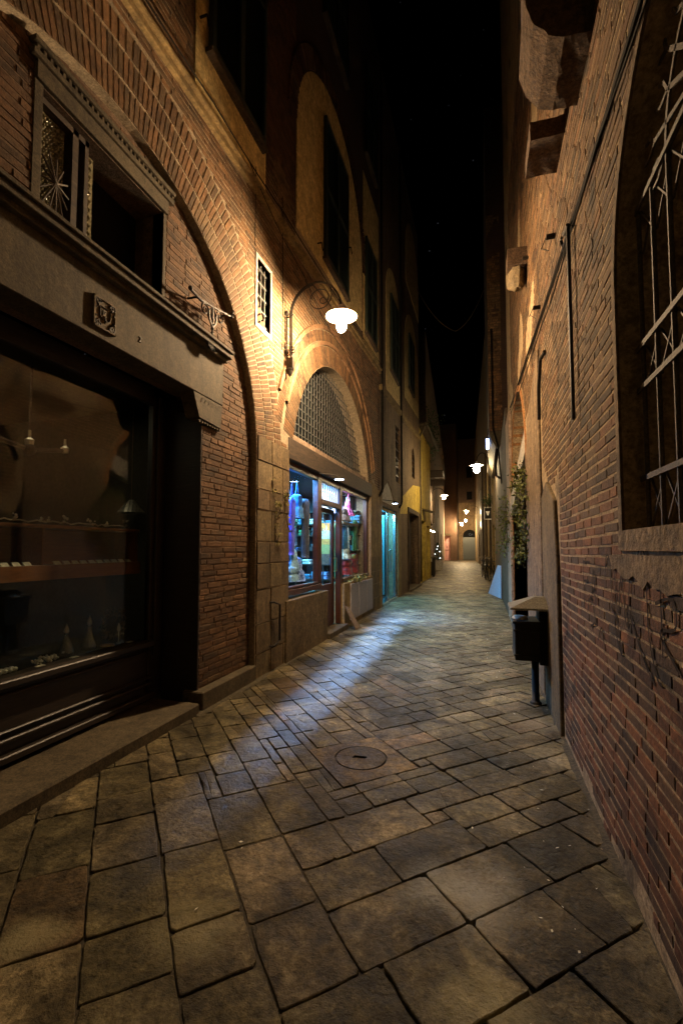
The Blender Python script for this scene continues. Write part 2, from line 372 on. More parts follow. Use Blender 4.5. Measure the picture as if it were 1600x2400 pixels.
def text_mesh(name,s,size,mat,parent,M,ext=.003):
    cu=bpy.data.curves.new(name,'FONT'); cu.body=s; cu.size=size; cu.extrude=ext; cu.align_x='CENTER'; cu.align_y='CENTER'
    t=bpy.data.objects.new('tmp',cu); COL.objects.link(t); bpy.context.view_layer.update()
    me=bpy.data.meshes.new_from_object(t.evaluated_get(bpy.context.evaluated_depsgraph_get())); bpy.data.objects.remove(t)
    me.name=name; me.transform(M); me.materials.clear(); me.materials.append(MATS[mat])
    o=bpy.data.objects.new(name,me); COL.objects.link(o)
    if parent:
        o0=Vector((0,0,0)); q=parent
        while q is not None: o0+=q.location; q=q.parent
        me.transform(Matrix.Translation(-o0)); o.parent=parent
    return o
def facing(x,y,z,side):  # text matrix on a left ('L', faces +X), right ('R') or end ('E') wall
    if side=='L': r=Matrix(((0,0,1),(1,0,0),(0,1,0)))
    elif side=='R': r=Matrix(((0,0,-1),(-1,0,0),(0,1,0)))
    else: r=Matrix(((1,0,0),(0,0,-1),(0,1,0)))
    return Matrix.Translation((x,y,z))@r.to_4x4()

# ------------------------------------------------------------------ camera (level of view 1.5 m above the paving)
F=1067.; pitch=R(3.0); yaw=math.atan(330*math.cos(pitch)/F)
cam=bpy.data.objects.new('camera',bpy.data.cameras.new('camera')); COL.objects.link(cam); sc.camera=cam
cam.location=(0,0,1.5); cam.rotation_euler=(PI/2+pitch,0,yaw)
cam.data.sensor_fit='VERTICAL'; cam.data.sensor_height=36; cam.data.lens=F/2400*36; cam.data.shift_y=(1285-F*math.tan(pitch)-1200)/2400
cam.data.clip_end=500; cam.data.clip_start=.02

# ------------------------------------------------------------------ world: night sky with faint stars
w=bpy.data.worlds.new('World'); sc.world=w; w.use_nodes=True; nt=w.node_tree; nt.nodes.clear()
out=N(nt,'ShaderNodeOutputWorld'); bg=N(nt,'ShaderNodeBackground'); sky=N(nt,'ShaderNodeTexSky',sky_type='NISHITA'); sky.sun_disc=False
sky.sun_elevation=R(-8); sky.sun_rotation=R(200); bg.inputs[1].default_value=.05; nt.links.new(sky.outputs[0],bg.inputs[0])
tc=N(nt,'ShaderNodeTexCoord'); vo=N(nt,'ShaderNodeTexVoronoi'); vo.inputs['Scale'].default_value=60; nt.links.new(tc.outputs['Generated'],vo.inputs['Vector'])
lt=N(nt,'ShaderNodeMath',operation='LESS_THAN'); nt.links.new(vo.outputs['Distance'],lt.inputs[0]); lt.inputs[1].default_value=.05
sx=N(nt,'ShaderNodeSeparateColor'); nt.links.new(vo.outputs['Color'],sx.inputs[0])
pw=N(nt,'ShaderNodeMath',operation='POWER'); nt.links.new(sx.outputs[0],pw.inputs[0]); pw.inputs[1].default_value=4
ml=N(nt,'ShaderNodeMath',operation='MULTIPLY'); nt.links.new(lt.outputs[0],ml.inputs[0]); nt.links.new(pw.outputs[0],ml.inputs[1])
m2=N(nt,'ShaderNodeMath',operation='MULTIPLY'); nt.links.new(ml.outputs[0],m2.inputs[0]); m2.inputs[1].default_value=.25
b2=N(nt,'ShaderNodeBackground'); b2.inputs[0].default_value=(.8,.85,1,1); nt.links.new(m2.outputs[0],b2.inputs[1])
ad=N(nt,'ShaderNodeAddShader'); nt.links.new(bg.outputs[0],ad.inputs[0]); nt.links.new(b2.outputs[0],ad.inputs[1]); nt.links.new(ad.outputs[0],out.inputs[0])
sc.view_settings.view_transform='Standard'; sc.view_settings.look='None'; sc.view_settings.exposure=-.82; sc.view_settings.gamma=1

# ------------------------------------------------------------------ ground and paving
STAINS=[(-1.12,1.64,.20,(.55,.48,.26),.42),(-1.72,1.42,.16,(.52,.46,.25),.36),(-.02,2.10,.26,(.55,.52,.42),.45),(-.23,2.16,.24,(.5,.48,.38),.4),(.0,1.66,.20,(.56,.49,.25),.42),(.27,1.87,.26,(.012,.011,.009),.97),(.16,2.44,.12,(.03,.03,.02),.85),(.45,2.9,.25,(.03,.025,.018),.6),(.45,3.6,.2,(.4,.35,.24),.4),(.42,4.3,.25,(.4,.35,.24),.4)]
def paving_mat():
    m,nt,b=newmat('paving'); co=coords(nt)
    n1=noi(nt,co,1.6,8,.65,.6); n2=noi(nt,co,55,6,.75); n3=noi(nt,co,9,5,.7,.3); n4=noi(nt,co,2.3,6,.6,1.5)
    col=ramp(nt,n1,[(.36,(.060,.051,.030)),(.5,(.150,.128,.080)),(.63,(.32,.275,.18))])
    col=mix(nt,.9,col,ramp(nt,n3,[(.34,(.42,.40,.36)),(.62,(1.25,1.22,1.15))]),'MULTIPLY')
    n6=noi(nt,co,26,6,.75,.4); col=mix(nt,.9,col,ramp(nt,n6,[(.36,(.50,.48,.44)),(.62,(1.3,1.3,1.25))]),'MULTIPLY')
    col=mix(nt,.7,col,ramp(nt,n2,[(.35,(.35,.33,.3)),(.65,(1.1,1.1,1.1))]),'MULTIPLY')
    vo=N(nt,'ShaderNodeTexVoronoi'); vo.inputs['Scale'].default_value=9; nt.links.new(co,vo.inputs['Vector'])   # trodden gum spots and specks
    s=ramp(nt,vo.outputs['Distance'],[(.04,(.6,.6,.6)),(.06,(0,0,0))]); col=mix(nt,s,col,(.20,.18,.12))
    col=mix(nt,ramp(nt,n4,[(.54,(0,0,0)),(.66,(.8,.8,.8))]),col,(.028,.024,.016))
    a=N(nt,'ShaderNodeAttribute',attribute_name='tint'); col=mix(nt,1.,col,a.outputs['Color'],'MULTIPLY')
    for (x,y,r,c,st) in STAINS:     # dried chalky scuffs and one dark spill
        vs=N(nt,'ShaderNodeVectorMath',operation='DISTANCE'); nt.links.new(co,vs.inputs[0]); vs.inputs[1].default_value=(x,y,0)
        d1=N(nt,'ShaderNodeMath',operation='DIVIDE'); nt.links.new(vs.outputs['Value'],d1.inputs[0]); d1.inputs[1].default_value=r
        d2=N(nt,'ShaderNodeMath',operation='MULTIPLY_ADD'); nt.links.new(n4,d2.inputs[0]); d2.inputs[1].default_value=2.2; nt.links.new(d1.outputs[0],d2.inputs[2])
        d3=N(nt,'ShaderNodeMath',operation='MULTIPLY_ADD'); nt.links.new(n2,d3.inputs[0]); d3.inputs[1].default_value=1.6; nt.links.new(d2.outputs[0],d3.inputs[2])
        d4=N(nt,'ShaderNodeMath',operation='MULTIPLY'); nt.links.new(d3.outputs[0],d4.inputs[0]); d4.inputs[1].default_value=.3
        col=mix(nt,ramp(nt,d4.outputs[0],[(.56,(st,st,st)),(.86,(0,0,0))]),col,c)
    nt.links.new(col,b.inputs['Base Color']); nt.links.new(ramp(nt,n3,[(.35,(.34,.34,.34)),(.65,(.75,.75,.75))]),b.inputs['Roughness']); b.inputs['Specular IOR Level'].default_value=.16
    n5=noi(nt,co,22,8,.75); p=bump(nt,n3,None,1.,.02); p=bump(nt,n1,None,.5,.015,p); p=bump(nt,n5,None,.9,.010,p); bump(nt,n2,b,1.,.006,p); MATS['paving']=m
paving_mat()
rough_mat('joint_dirt',(.035,.03,.022),(.07,.058,.04),9,90,.95,1.,.01)
g=MB(); g.poly([(-60,-40,-.019),(60,-40,-.019),(60,140,-.019),(-60,140,-.019)]); g.build('ground','joint_dirt',kind='structure')
def clip(poly,nx,ny,c):   # keep nx*x+ny*y<=c
    out=[]
    for i in range(len(poly)):
        a,b=poly[i],poly[(i+1)%len(poly)]; da=nx*a[0]+ny*a[1]-c; db=nx*b[0]+ny*b[1]-c
        if da<=0: out.append(a)
        if (da<0)!=(db<0) and da!=db:
            t=da/(da-db); out.append((a[0]+(b[0]-a[0])*t,a[1]+(b[1]-a[1])*t))
    return out
def area(p): return abs(sum(p[i][0]*p[(i+1)%len(p)][1]-p[(i+1)%len(p)][0]*p[i][1] for i in range(len(p))))/2
pv=MB(); MH=(-.86,3.26)
def gz(x,y): return .010*noise.noise(Vector((x*.9,y*.6,0)))-.012*math.exp(-((x+.9)/.5)**2)
def stone(poly,near):
    if area(poly)<.006: return
    n=len(poly); cx=sum(p[0] for p in poly)/n; cy=sum(p[1] for p in poly)/n
    pts=[]
    for i in range(n):
        a,b=poly[i],poly[(i+1)%n]; l=math.dist(a,b)
        if l<.02: continue
        k=max(1,int(l/.055)) if near else 1; c=min(.022,l*.12)/l*uni(.2,1)
        ts=[c]+[j/k for j in range(1,k)]+[1-c*uni(.5,1.2)]
        for t in ts:
            w=.0033 if near else .002
            pts.append((a[0]+(b[0]-a[0])*t+uni(-w,w),a[1]+(b[1]-a[1])*t+uni(-w,w)))
    if len(pts)<3: return
    h=uni(-.003,.003); tx,ty=uni(-.006,.006),uni(-.006,.006); m=len(pts)
    z=lambda x,y:h+gz(x,y)+(x-cx)*tx+(y-cy)*ty
    def ins(q,g): 
        dx,dy=cx-q[0],cy-q[1]; L=math.hypot(dx,dy) or 1; return (q[0]+dx/L*g,q[1]+dy/L*g)
    r0=[(x,y,-.035) for x,y in pts]; r1=[(x,y,z(x,y)-.004) for x,y in pts]; r2=[(*ins(p,.0035),z(*p)-.001) for p in pts]
    k=uni(.6,1.35); c=(k,k*uni(.95,1.01),k*uni(.85,1.0))
    if rnd()<.05: c=(k*1.08,k*.9,k*.8)
    fs=[(i,(i+1)%m,m+(i+1)%m,m+i) for i in range(m)]+[(m+i,m+(i+1)%m,2*m+(i+1)%m,2*m+i) for i in range(m)]
    pv.mesh(r0+r1+r2+[(cx,cy,h+gz(cx,cy)+.002)],fs+[(2*m+i,2*m+(i+1)%m,3*m) for i in range(m)],c)
TH=R(43); AX=(math.cos(TH),math.sin(TH)); BX=(-math.sin(TH),math.cos(TH)); G=.099
I0,I1,J0,J1=-40,400,-30,420
xs=[i*G+uni(-.020,.020) for i in range(I0,I1+1)]; ys=[j*G+uni(-.020,.020) for j in range(J0,J1+1)]
occ=set(); W2=lambda a,b:(AX[0]*a+BX[0]*b,AX[1]*a+BX[1]*b)
def inb(x,y,mg=0):
    xl=-2.78 if y<24 else -2.78-(y-24)*.052; xr=.72 if y<20 else .72-(y-20)*.036
    return xl-mg<x<xr+mg and -1.2<y<61.5
ma,mb_=MH[0]*AX[0]+MH[1]*AX[1],MH[0]*BX[0]+MH[1]*BX[1]
ia=min(range(len(xs)),key=lambda q:abs(xs[q]-(ma-.33))); ib=min(range(len(ys)),key=lambda q:abs(ys[q]-(mb_-.31)))
SL=(xs[ia],xs[ia+6],ys[ib],ys[ib+6])
for p in range(ia,ia+6):
    for q in range(ib,ib+6): occ.add((p,q))
for q in range(len(ys)-5):
    for p in range(len(xs)-5):
        if (p,q) in occ: continue
        x,y=W2((xs[p]+xs[p+1])/2,(ys[q]+ys[q+1])/2)
        if not inb(x,y,.35): continue
        near=y<2.5; th=3 if near else 2
        left=x<-.75+.12*math.sin(y*1.3)-(0 if y<22 else (y-22)*.045)
        ln=random.choice((3,4,4,5) if near else (2,3,3,4,4)) 
        if left: w_,h_=th,ln; w_=max(1,th-(p%th)) 
        else: w_,h_=ln,th; h_=max(1,th-(q%th))
        ww=0
        while ww<w_ and (p+ww,q) not in occ: ww+=1
        hh=1
        while hh<h_ and all((p+a_,q+hh) not in occ for a_ in range(ww)): hh+=1
        for a_ in range(ww):
            for b_ in range(hh): occ.add((p+a_,q+b_))
        g_=uni(.0022,.0045)
        a0_,a1_,b0_,b1_=xs[p]+g_,xs[p+ww]-g_,ys[q]+g_,ys[q+hh]-g_
        q_=lambda: max(0,random.gauss(0,.0042)); P4_=[W2(a0_+q_(),b0_+q_()),W2(a1_-q_(),b0_+q_()),W2(a1_-q_(),b1_-q_()),W2(a0_+q_(),b1_-q_())]
        xl=-2.78 if y<24 else -2.78-(y-24)*.052; xr=.72 if y<20 else .72-(y-20)*.036
        P4_=clip(clip(P4_,-1,0,-xl),1,0,xr)
        if len(P4_)>=3:
            if rnd()<.13 and y<8 and len(P4_)==4:      # a cracked slab
                t1,t2=uni(.3,.7),uni(.3,.7); A1=[P4_[0][c]+(P4_[1][c]-P4_[0][c])*t1 for c in (0,1)]; A2=[P4_[3][c]+(P4_[2][c]-P4_[3][c])*t2 for c in (0,1)]
                stone([P4_[0],tuple(A1),tuple(A2),P4_[3]],True); stone([tuple(A1),P4_[1],P4_[2],tuple(A2)],True)
            else: stone(P4_,y<9)
pv2=[W2(SL[0]+.006,SL[2]+.006),W2(SL[1]-.006,SL[2]+.006),W2(SL[1]-.006,SL[3]-.006),W2(SL[0]+.006,SL[3]-.006)]
cir=[(MH[0]+.190*math.cos(2*PI*i/40),MH[1]+.187*math.sin(2*PI*i/40)) for i in range(40)]
tri=tessellate_polygon([[Vector((*p,0)) for p in pv2],[Vector((*p,0)) for p in cir]]); al=pv2+cir; zz=-.008
pv.mesh([(x,y,zz) for x,y in al],[tuple(t) for t in tri],(1.1,.93,.68))
pv.mesh([(x,y,zz) for x,y in cir]+[(x,y,-.03) for x,y in cir],[(i,(i+1)%40,40+(i+1)%40,40+i) for i in range(40)],(.8,.7,.5))
pv.mesh([(x,y,zz) for x,y in pv2]+[(x,y,-.03) for x,y in pv2],[(i,(i+1)%4,4+(i+1)%4,4+i) for i in range(4)],(.8,.7,.5))
pv.build('paving','paving',kind='structure')
# render curb of dirt against the walls
e=MB()
for side in (0,1):
    y=-1.0; 
    while y<14:
        x0=.47 if side else -2.5; ww=uni(.10,.2); 
        xa=x0 if side else x0-.02; n=6
        for i in range(n):
            yy=y+i*.1; a0=.10+.06*noise.noise(Vector((yy*2,side*9,0))); a1=.10+.06*noise.noise(Vector(((yy+.1)*2,side*9,0)))
            if side: e.mesh([(.66,yy,.03),(.66,yy+.1,.03),(.63-a1,yy+.1,-.012),(.63-a0,yy,-.012)],[(0,1,2,3)])
            elif not 1<yy<3.6: e.mesh([(-2.62,yy,.05),(-2.62,yy+.1,.05),(-2.48+a1*.8,yy+.1,-.02),(-2.48+a0*.8,yy,-.02)],[(0,1,2,3)])
        y+=.6
e.build('gutter_dirt','base_render',kind='structure')
# manhole
mh=thing('manhole_cover','round stone manhole cover with a slot in the middle of the paving','manhole cover',(MH[0],MH[1],0))
m=MB(); slot=[(MH[0]-.045,MH[1]-.022),(MH[0]+.045,MH[1]+.002),(MH[0]+.045,MH[1]+.026),(MH[0]-.045,MH[1]+.002)]
c2=[(MH[0]+.176*math.cos(2*PI*i/40),MH[1]+.178*math.sin(2*PI*i/40)) for i in range(40)]
slot=[(MH[0]+p-.01,MH[1]+q) for p,q in ((-.050,-.026),(.045,-.018),(.052,.022),(-.042,.016))]
al=c2+slot; tri=tessellate_polygon([[Vector((*p,0)) for p in c2],[Vector((*p,0)) for p in slot]])
m.mesh([(x,y,-.006) for x,y in al],[tuple(t) for t in tri],(.8,.68,.5))
m.mesh([(x,y,-.006) for x,y in c2]+[(x,y,-.03) for x,y in c2],[(i,(i+1)%40,40+(i+1)%40,40+i) for i in range(40)],(.5,.4,.3))
m.mesh([(x,y,-.006) for x,y in slot]+[(x,y,-.026) for x,y in slot],[(i,(i+1)%4,4+(i+1)%4,4+i) for i in range(4)],(.2,.2,.2))
m.build('cover','paving',mh)
# litter
m=MB()
for _ in range(80):
    x=uni(.0,.56) if rnd()<.55 else uni(-2.3,.5); y=uni(1.2,9) if rnd()<.8 else uni(1,14); s=uni(.004,.013); a=uni(0,6); z=gz(x,y)+.011
    k=uni(.2,.6); m.mesh([(x+s*math.cos(a),y+s*math.sin(a),z),(x+s*.5*math.cos(a+1.6),y+s*.5*math.sin(a+1.6),z+.003),(x-s*math.cos(a),y-s*math.sin(a),z+.002),(x-s*.5*math.cos(a+1.6),y-s*.5*math.sin(a+1.6),z)],[(0,1,2,3)],(k,k*.9,k*.7))
tag(m.build('litter_scraps','card_white',kind='stuff'),'tiny scraps of litter and dry leaf scattered over the paving','litter')

# ------------------------------------------------------------------ LEFT: brick building with the big arch
P=PL(-2.5); RX=-2.58; PI_=PL(RX)
LB=thing('brick_building','tall brick building on the left with a big blind arch above the dark shop','building',(-2.5,4,0))
bigarch=[(.46,-.05),(4.74,-.05),(4.74,2.6)]+arc(2.6,2.6,2.14,0,180,48)[1:]
lun=arc(8,2.48,2.26,R(0),0,1)
a0=math.degrees(math.asin(.52/2.26)); lunarc=arc(8,2.48,2.26,a0,180-a0,40)
shopop=[(5.68,-.05),(10.42,-.05),(10.42,3.0)]+lunarc+[(5.68,3.0)]
sqw=rect(4.70,5.05,4.16,4.96)
zs=lambda u:5.60+.055*(u-3.4)
m=MB(); wall(m,P,[(-3,-.2),(11.4,-.2),(11.4,6.3),(-3,6.3)],[bigarch,shopop,sqw],0,-.35); m.build('wall','mortar',LB)
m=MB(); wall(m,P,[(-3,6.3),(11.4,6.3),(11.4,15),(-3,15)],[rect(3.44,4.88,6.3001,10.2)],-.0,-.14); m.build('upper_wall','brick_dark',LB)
def inbig(u,z): return (abs(u-2.6)<2.15 and z<2.6) or math.hypot(u-2.6,z-2.6)<2.15 and z>=2.6
def ok_main(u,z):
    if inbig(u,z) or (z>2.6 and math.hypot(u-2.6,z-2.6)<2.83): return False
    if 5.66<u<10.44 and z<3.02: return False
    if math.hypot(u-8,z-2.48)<2.86 and z>2.9 and 5.1<u: return False
    if 4.68<u<5.07 and 4.14<z<4.98: return False
    if u>4.74 and u<5.7 and z<2.85+.12*math.sin(u*9): return False
    if u>10.44 and z<2.9: return False
    return z<zs(u)+.02 or (u<3.42)
m=MB(); bricks(m,P,.0,11.4,.0,7.2,ok_main,'left'); 
ring(m,P,2.6,2.6,2.145,2.37,0,180,.052,.005,'left'); ring(m,P,2.6,2.6,2.385,2.61,0.7,180,.052,.005,'left'); ring(m,P,2.6,2.6,2.625,2.82,0,180,.075,.006,'left')
oo=lambda u,z: u>5.12 or z<3
ring(m,P,8,2.48,2.265,2.60,a0,180-a0,.046,.005,'left'); ring(m,P,8,2.48,2.67,2.85,a0+1,179-a0,.046,.005,'left')
m.build('brickwork','brick',LB)
m=MB()   # thin projecting brick strips over the lunette
for r0,r1 in ((2.605,2.665),(2.86,2.92)):
    A=arc(8,2.48,r0,18,158,50); B=arc(8,2.48,r1,18,158,50)
    for i in range(50): 
        q=[A[i],A[i+1],B[i+1],B[i]]
        m.mesh([P(u,z,0) for u,z in q]+[P(u,z,.035) for u,z in q],[(4,5,6,7),(0,1,5,4),(2,3,7,6)],(.36,.2,.1))
m.build('arch_moulding','brick',LB)
m=MB(); blocks(m,P,4.75,5.67,0,2.9,[.28,.34,.4,.3,.26,.38,.24,.34,.3],.014); m.build('stone_pillar','limestone',LB)
m=MB(); blocks(m,P,10.44,11.38,.0,1.3,[.3,.34,.3,.36],.01); m.build('stone_pillar','limestone',LB)
m=MB(); m.prism(P,[(10.44,1.3),(11.4,1.3),(11.4,2.95),(10.44,3.1)],-.1,.012); m.build('plaster_patch','plaster_ochre',LB)
# string course running up the wall
m=MB()
for d0,d1,h0,h1 in ((0,.05,0,.07),(0,.085,.07,.11),(0,.04,.11,.15)):
    m.mesh([P(u,zs(u)+h,d) for u in (-1,11.4) for h in (h0,h1) for d in (d0,d1)],[(0,1,3,2),(4,5,7,6),(0,4,5,1),(2,3,7,6),(1,5,7,3),(0,2,6,4)])
m.build('string_course','plaster_ochre',LB,bevel=.006)
# plaster bays
m=MB(); m.prism(P,[(3.44,zs(3.44)+.16),(4.88,zs(4.88)+.16),(4.88,10.2),(3.44,10.2)],-.12,.012); m.build('plaster_bay','bay_plaster',LB)
bl=[(5.86,6.15),(9.62,6.35)]+arc(7.74,7.75,1.88,0,180,32)
m=MB(); m.prism(P,bl,-.02,.014); m.prism(P,[(9.75,6.15),(11.35,6.25),(11.35,10.2),(9.75,10.2)],-.02,.012); m.build('plaster_bay','bay_plaster',LB)
m=MB(); ring(m,P,7.74,7.75,1.9,2.2,0,180,.075,.03,'dark'); bricks(m,P,4.9,5.84,5.8,9.5,lambda u,z:z>zs(u)+.17,'dark'); bricks(m,P,9.64,9.74,5.9,8.5,lambda u,z:True,'dark'); m.build('dark_brickwork','brick',LB)
for (u0,u1,z0,z1) in ((3.62,4.76,6.35,9.8),(7.0,8.36,6.40,8.9),(9.85,10.9,6.45,8.7),(3.62,4.76,11,13.6),(7.0,8.36,10.8,13),(9.9,11,10.8,13)):
    f=MB(); f.pbox(P,u0-.03,u1+.03,z0-.05,z0,.0,.09); w_=f.build('window','plaster_dark',LB)
    shutter(w_,P,u0,u1,z0,z1,.03)
h=MB()
for u,z in ((3.50,6.55),(6.72,6.45),(8.45,7.5)):
    h.tube([P(u,z,0),P(u,z,.09)],.012,6); h.tube([P(u,z,.09),P(u+.01,z-.09,.10),P(u+.03,z-.12,.10),P(u+.05,z-.08,.10)],.008,6)
h.build('shutter_hook','iron',LB)
# small barred window above the lamp bracket
f=MB(); f.pbox(P,4.655,4.70,4.12,5.0,-.1,.014); f.pbox(P,5.05,5.09,4.12,5.0,-.1,.014); f.pbox(P,4.655,5.09,4.96,5.0,-.1,.0145); f.pbox(P,4.655,5.09,4.10,4.16,-.1,.0146)
sw=f.build('window','pale_stone',LB,bevel=.004)
f=MB(); f.pbox(P,4.70,5.05,4.16,4.96,-.34,-.33); f.build('pane','black',sw)
f=MB(); f.pbox(P,4.71,4.86,4.17,4.95,-.12,-.10); f.build('casement','pale_stone',sw)
f=MB()
for i in range(5): f.pbox(P,4.70,5.05,4.22+i*.165,4.238+i*.165,-.05,-.035)
for i in range(3): f.pbox(P,4.78+i*.1,4.797+i*.1,4.16,4.96,-.055,-.04)
f.build('iron_bars','mesh_steel',sw)
f=MB(); f.pbox(P,4.725,4.845,4.19,4.93,-.0995,-.098); f.build('pane','black',sw)
# ---- recessed infill with the dark shopfront
okin=lambda u,z: inbig(u+.0,z) and not (z<3.5 and u<3.77) and not(1.99<u<3.20 and 3.52<z<4.62) and not(u<3.57 and z<3.0)
inf=[(.40,-.2),(4.8,-.2),(4.8,2.6)]+arc(2.6,2.6,2.2,0,180,40)[1:]
m=MB(); wall(m,PI_,inf,[rect(.55,3.77,-.04,3.0),rect(2.03,3.15,3.56,4.38)],0,-.3); m.build('wall','mortar_dark',LB)
m=MB(); bricks(m,PI_,.4,4.76,.18,4.8,okin,'infill'); m.build('brickwork','brick',LB)
m=MB(); m.pbox(P,3.70,4.745,-.03,.17,-.2,.02); m.build('plinth','pietra_stone',LB,bevel=.01)
PB=PL(-2.53)
m=MB(); m.pbox(PB,.2,4.06,2.965,3.44,-.2,.0); m.build('stone_lintel','pietra_stone',LB,bevel=.006)
m=MB(); m.prism(PB,[(3.56,2.962),(3.66,2.74),(4.03,2.72),(4.055,2.962)],-.15,-.004)
for i in range(9): m.pbox(PB,3.67+i*.043,3.695+i*.043,2.695,2.722,-.06,-.012)
for i in range(6): m.mesh([PB(3.68+i*.06+k,2.90+q,.0+.004) for k,q in ((0,0),(.03,.05),(.045,.045),(.018,0))],[(0,1,2,3)])
m.build('console','pietra_stone',LB,bevel=.003)
m=MB(); m.pbox(PB,.2,4.09,3.45,3.50,-.2,.09); m.pbox(PB,.2,4.07,3.41,3.45,-.2,.045); m.pbox(PB,.2,4.09,3.50,3.53,-.2,.11); m.build('cornice','pietra_stone',LB,bevel=.005)
# carved plaque with monogram
pq=MB(); pq.pbox(PB,2.40,2.60,3.03,3.25,0,.012)
for a_,b_,c_,d_ in ((2.40,2.60,3.235,3.25),(2.40,2.60,3.03,3.045),(2.40,2.415,3.03,3.25),(2.585,2.60,3.03,3.25)): pq.pbox(PB,a_,b_,c_,d_,.012,.02)
pq=pq.build('plaque','limestone',LB,bevel=.002)
m=MB()
for s1 in (-1,1):
    for s2 in (-1,1):
        c=PB(2.5+s1*.065,3.14+s2*.075,.016); scroll(m,c,(0,s1,0),(0,0,s2),.026,.004,1.5,.0055,a0=-.6)
        for k in range(3): 
            q=PB(2.5+s1*(.08-.02*k),3.14+s2*(.03+.025*k),.014); m.ball(q,.010,6,4)
sh=[(2.455,3.19),(2.545,3.19),(2.545,3.12),(2.50,3.085),(2.455,3.12),(2.455,3.19)]
m.tube([PB(u,z,.016) for u,z in sh],.004,5); m.build('carved_ornament','iron',pq)
text_mesh('monogram','P',.055,'iron',pq,facing(-2.53+.016,2.492,3.15,'L')); text_mesh('monogram','L',.045,'iron',pq,facing(-2.53+.016,2.508,3.118,'L'))
text_mesh('house_number','2',.06,'iron',LB,facing(-2.53+.003,2.86,3.13,'L'))
# upper window with bullseye leaded glass, dentil hood
f=MB(); f.pbox(PI_,1.97,3.19,4.385,4.50,-.1,.03); f.pbox(PI_,1.97,3.19,3.50,3.56,-.1,.035); f.pbox(PI_,1.97,2.03,3.56,4.385,-.1,.01); f.pbox(PI_,3.15,3.19,3.56,4.385,-.1,.01)
f.pbox(PI_,1.93,3.24,4.50,4.54,-.1,.05)
i=1.95
while i<3.22: f.pbox(PI_,i,i+.022,4.54,4.575,-.1,.045); i+=.045
f.pbox(PI_,1.93,3.24,4.575,4.61,-.1,.06)
uw=f.build('window','pietra_stone',LB,bevel=.003)
f=MB(); f.pbox(PI_,2.03,3.15,3.56,4.38,-.29,-.28); f.build('dark_room','black',uw)
f=MB(); f.pbox(PI_,2.30,2.345,3.56,4.38,-.14,-.05); f.pbox(PI_,2.40,2.43,3.56,4.38,-.13,-.05); f.pbox(PI_,2.03,2.43,4.34,4.38,-.13,-.05); f.build('casement','beam_wood',uw)
m=MB()
for (ua,ub) in ((2.035,2.275),(2.435,2.515)):
    m.pbox(PI_,ua,ub,3.565,4.335,-.105,-.10); z=3.585; row=0
    while z<4.33:
        u=ua+.02+(row%2)*.017
        while u<ub-.012:
            c=PI_(u,z,-.098); m.lathe((0,0,0),[(.001,0)],3) if False else None
            n=8; vs=[PI_(u+.0165*math.cos(2*PI*k/n),z+.0165*math.sin(2*PI*k/n),-.098) for k in range(n)]+[PI_(u+.007*math.cos(2*PI*k/n),z+.007*math.sin(2*PI*k/n),-.086) for k in range(n)]+[PI_(u,z,-.09)]
            m.mesh(vs,[(k,(k+1)%n,n+(k+1)%n,n+k) for k in range(n)]+[(n+k,n+(k+1)%n,2*n) for k in range(n)]); u+=.034
        z+=.030; row+=1
m.build('leaded_pane','bullseye_glass',uw,smooth=False)
m=MB(); c=(2.16,3.85)
for ang in range(0,180,26):
    dx,dz=math.cos(R(ang))*.24,math.sin(R(ang))*.2
    m.tube([PI_(c[0]-dx*.5,c[1]-dz,-.05),PI_(c[0],c[1]+.01,-.02),PI_(c[0]+dx*.5,c[1]+dz,-.05)],.006,6)
m.build('iron_ornament','grille_iron',uw)
# dark timber shopfront
PG=PL(-3.0)
f=MB(); f.pbox(PG,3.56,3.742,.10,2.95,-.03,.03); f.pbox(PG,3.60,3.66,.5,2.95,.03,.06); f.pbox(PG,.5,3.56,2.86,3.02,-.03,.04); f.pbox(PL(-3.0),3.742,3.767,-.02,2.96,.032,.43)  # last box: board added over the jamb, its dark wood gives the shade
sf=f.build('shopfront','dark_wood',LB,bevel=.006)
f=MB(); f.pbox(PG,.5,3.56,.10,.60,-.04,.02); f.pbox(PG,.5,3.57,.60,.65,-.10,.09); f.pbox(PG,.5,3.57,.54,.56,.02,.055); f.pbox(PG,.5,3.6,.30,.32,.02,.05); f.pbox(PG,.5,3.6,.24,.27,.02,.06); f.pbox(PG,.5,3.6,.12,.17,.02,.08)
f.build('stall_riser','dark_wood',sf,bevel=.008)
f=MB(); f.pbox(PG,.5,3.56,.65,2.86,-.005,.005); f.build('pane','shop_glass',sf)
f=MB(); f.pbox(PL(-3.2),.4,3.66,-.03,.09,0,.72); f.build('doorstep','pietra_stone',LB,bevel=.012)
f=MB(); f.pbox(PG,.3,4.2,-.02,3.2,-3.4,-3.3); f.pbox(PG,4.15,4.2,-.02,3.2,-3.3,-.3); f.pbox(PG,.3,.35,-.02,3.2,-3.3,-.3); f.pbox(PG,.3,4.2,3.05,3.1,-3.3,-.3)
f.build('shop_interior','room_olive',LB)
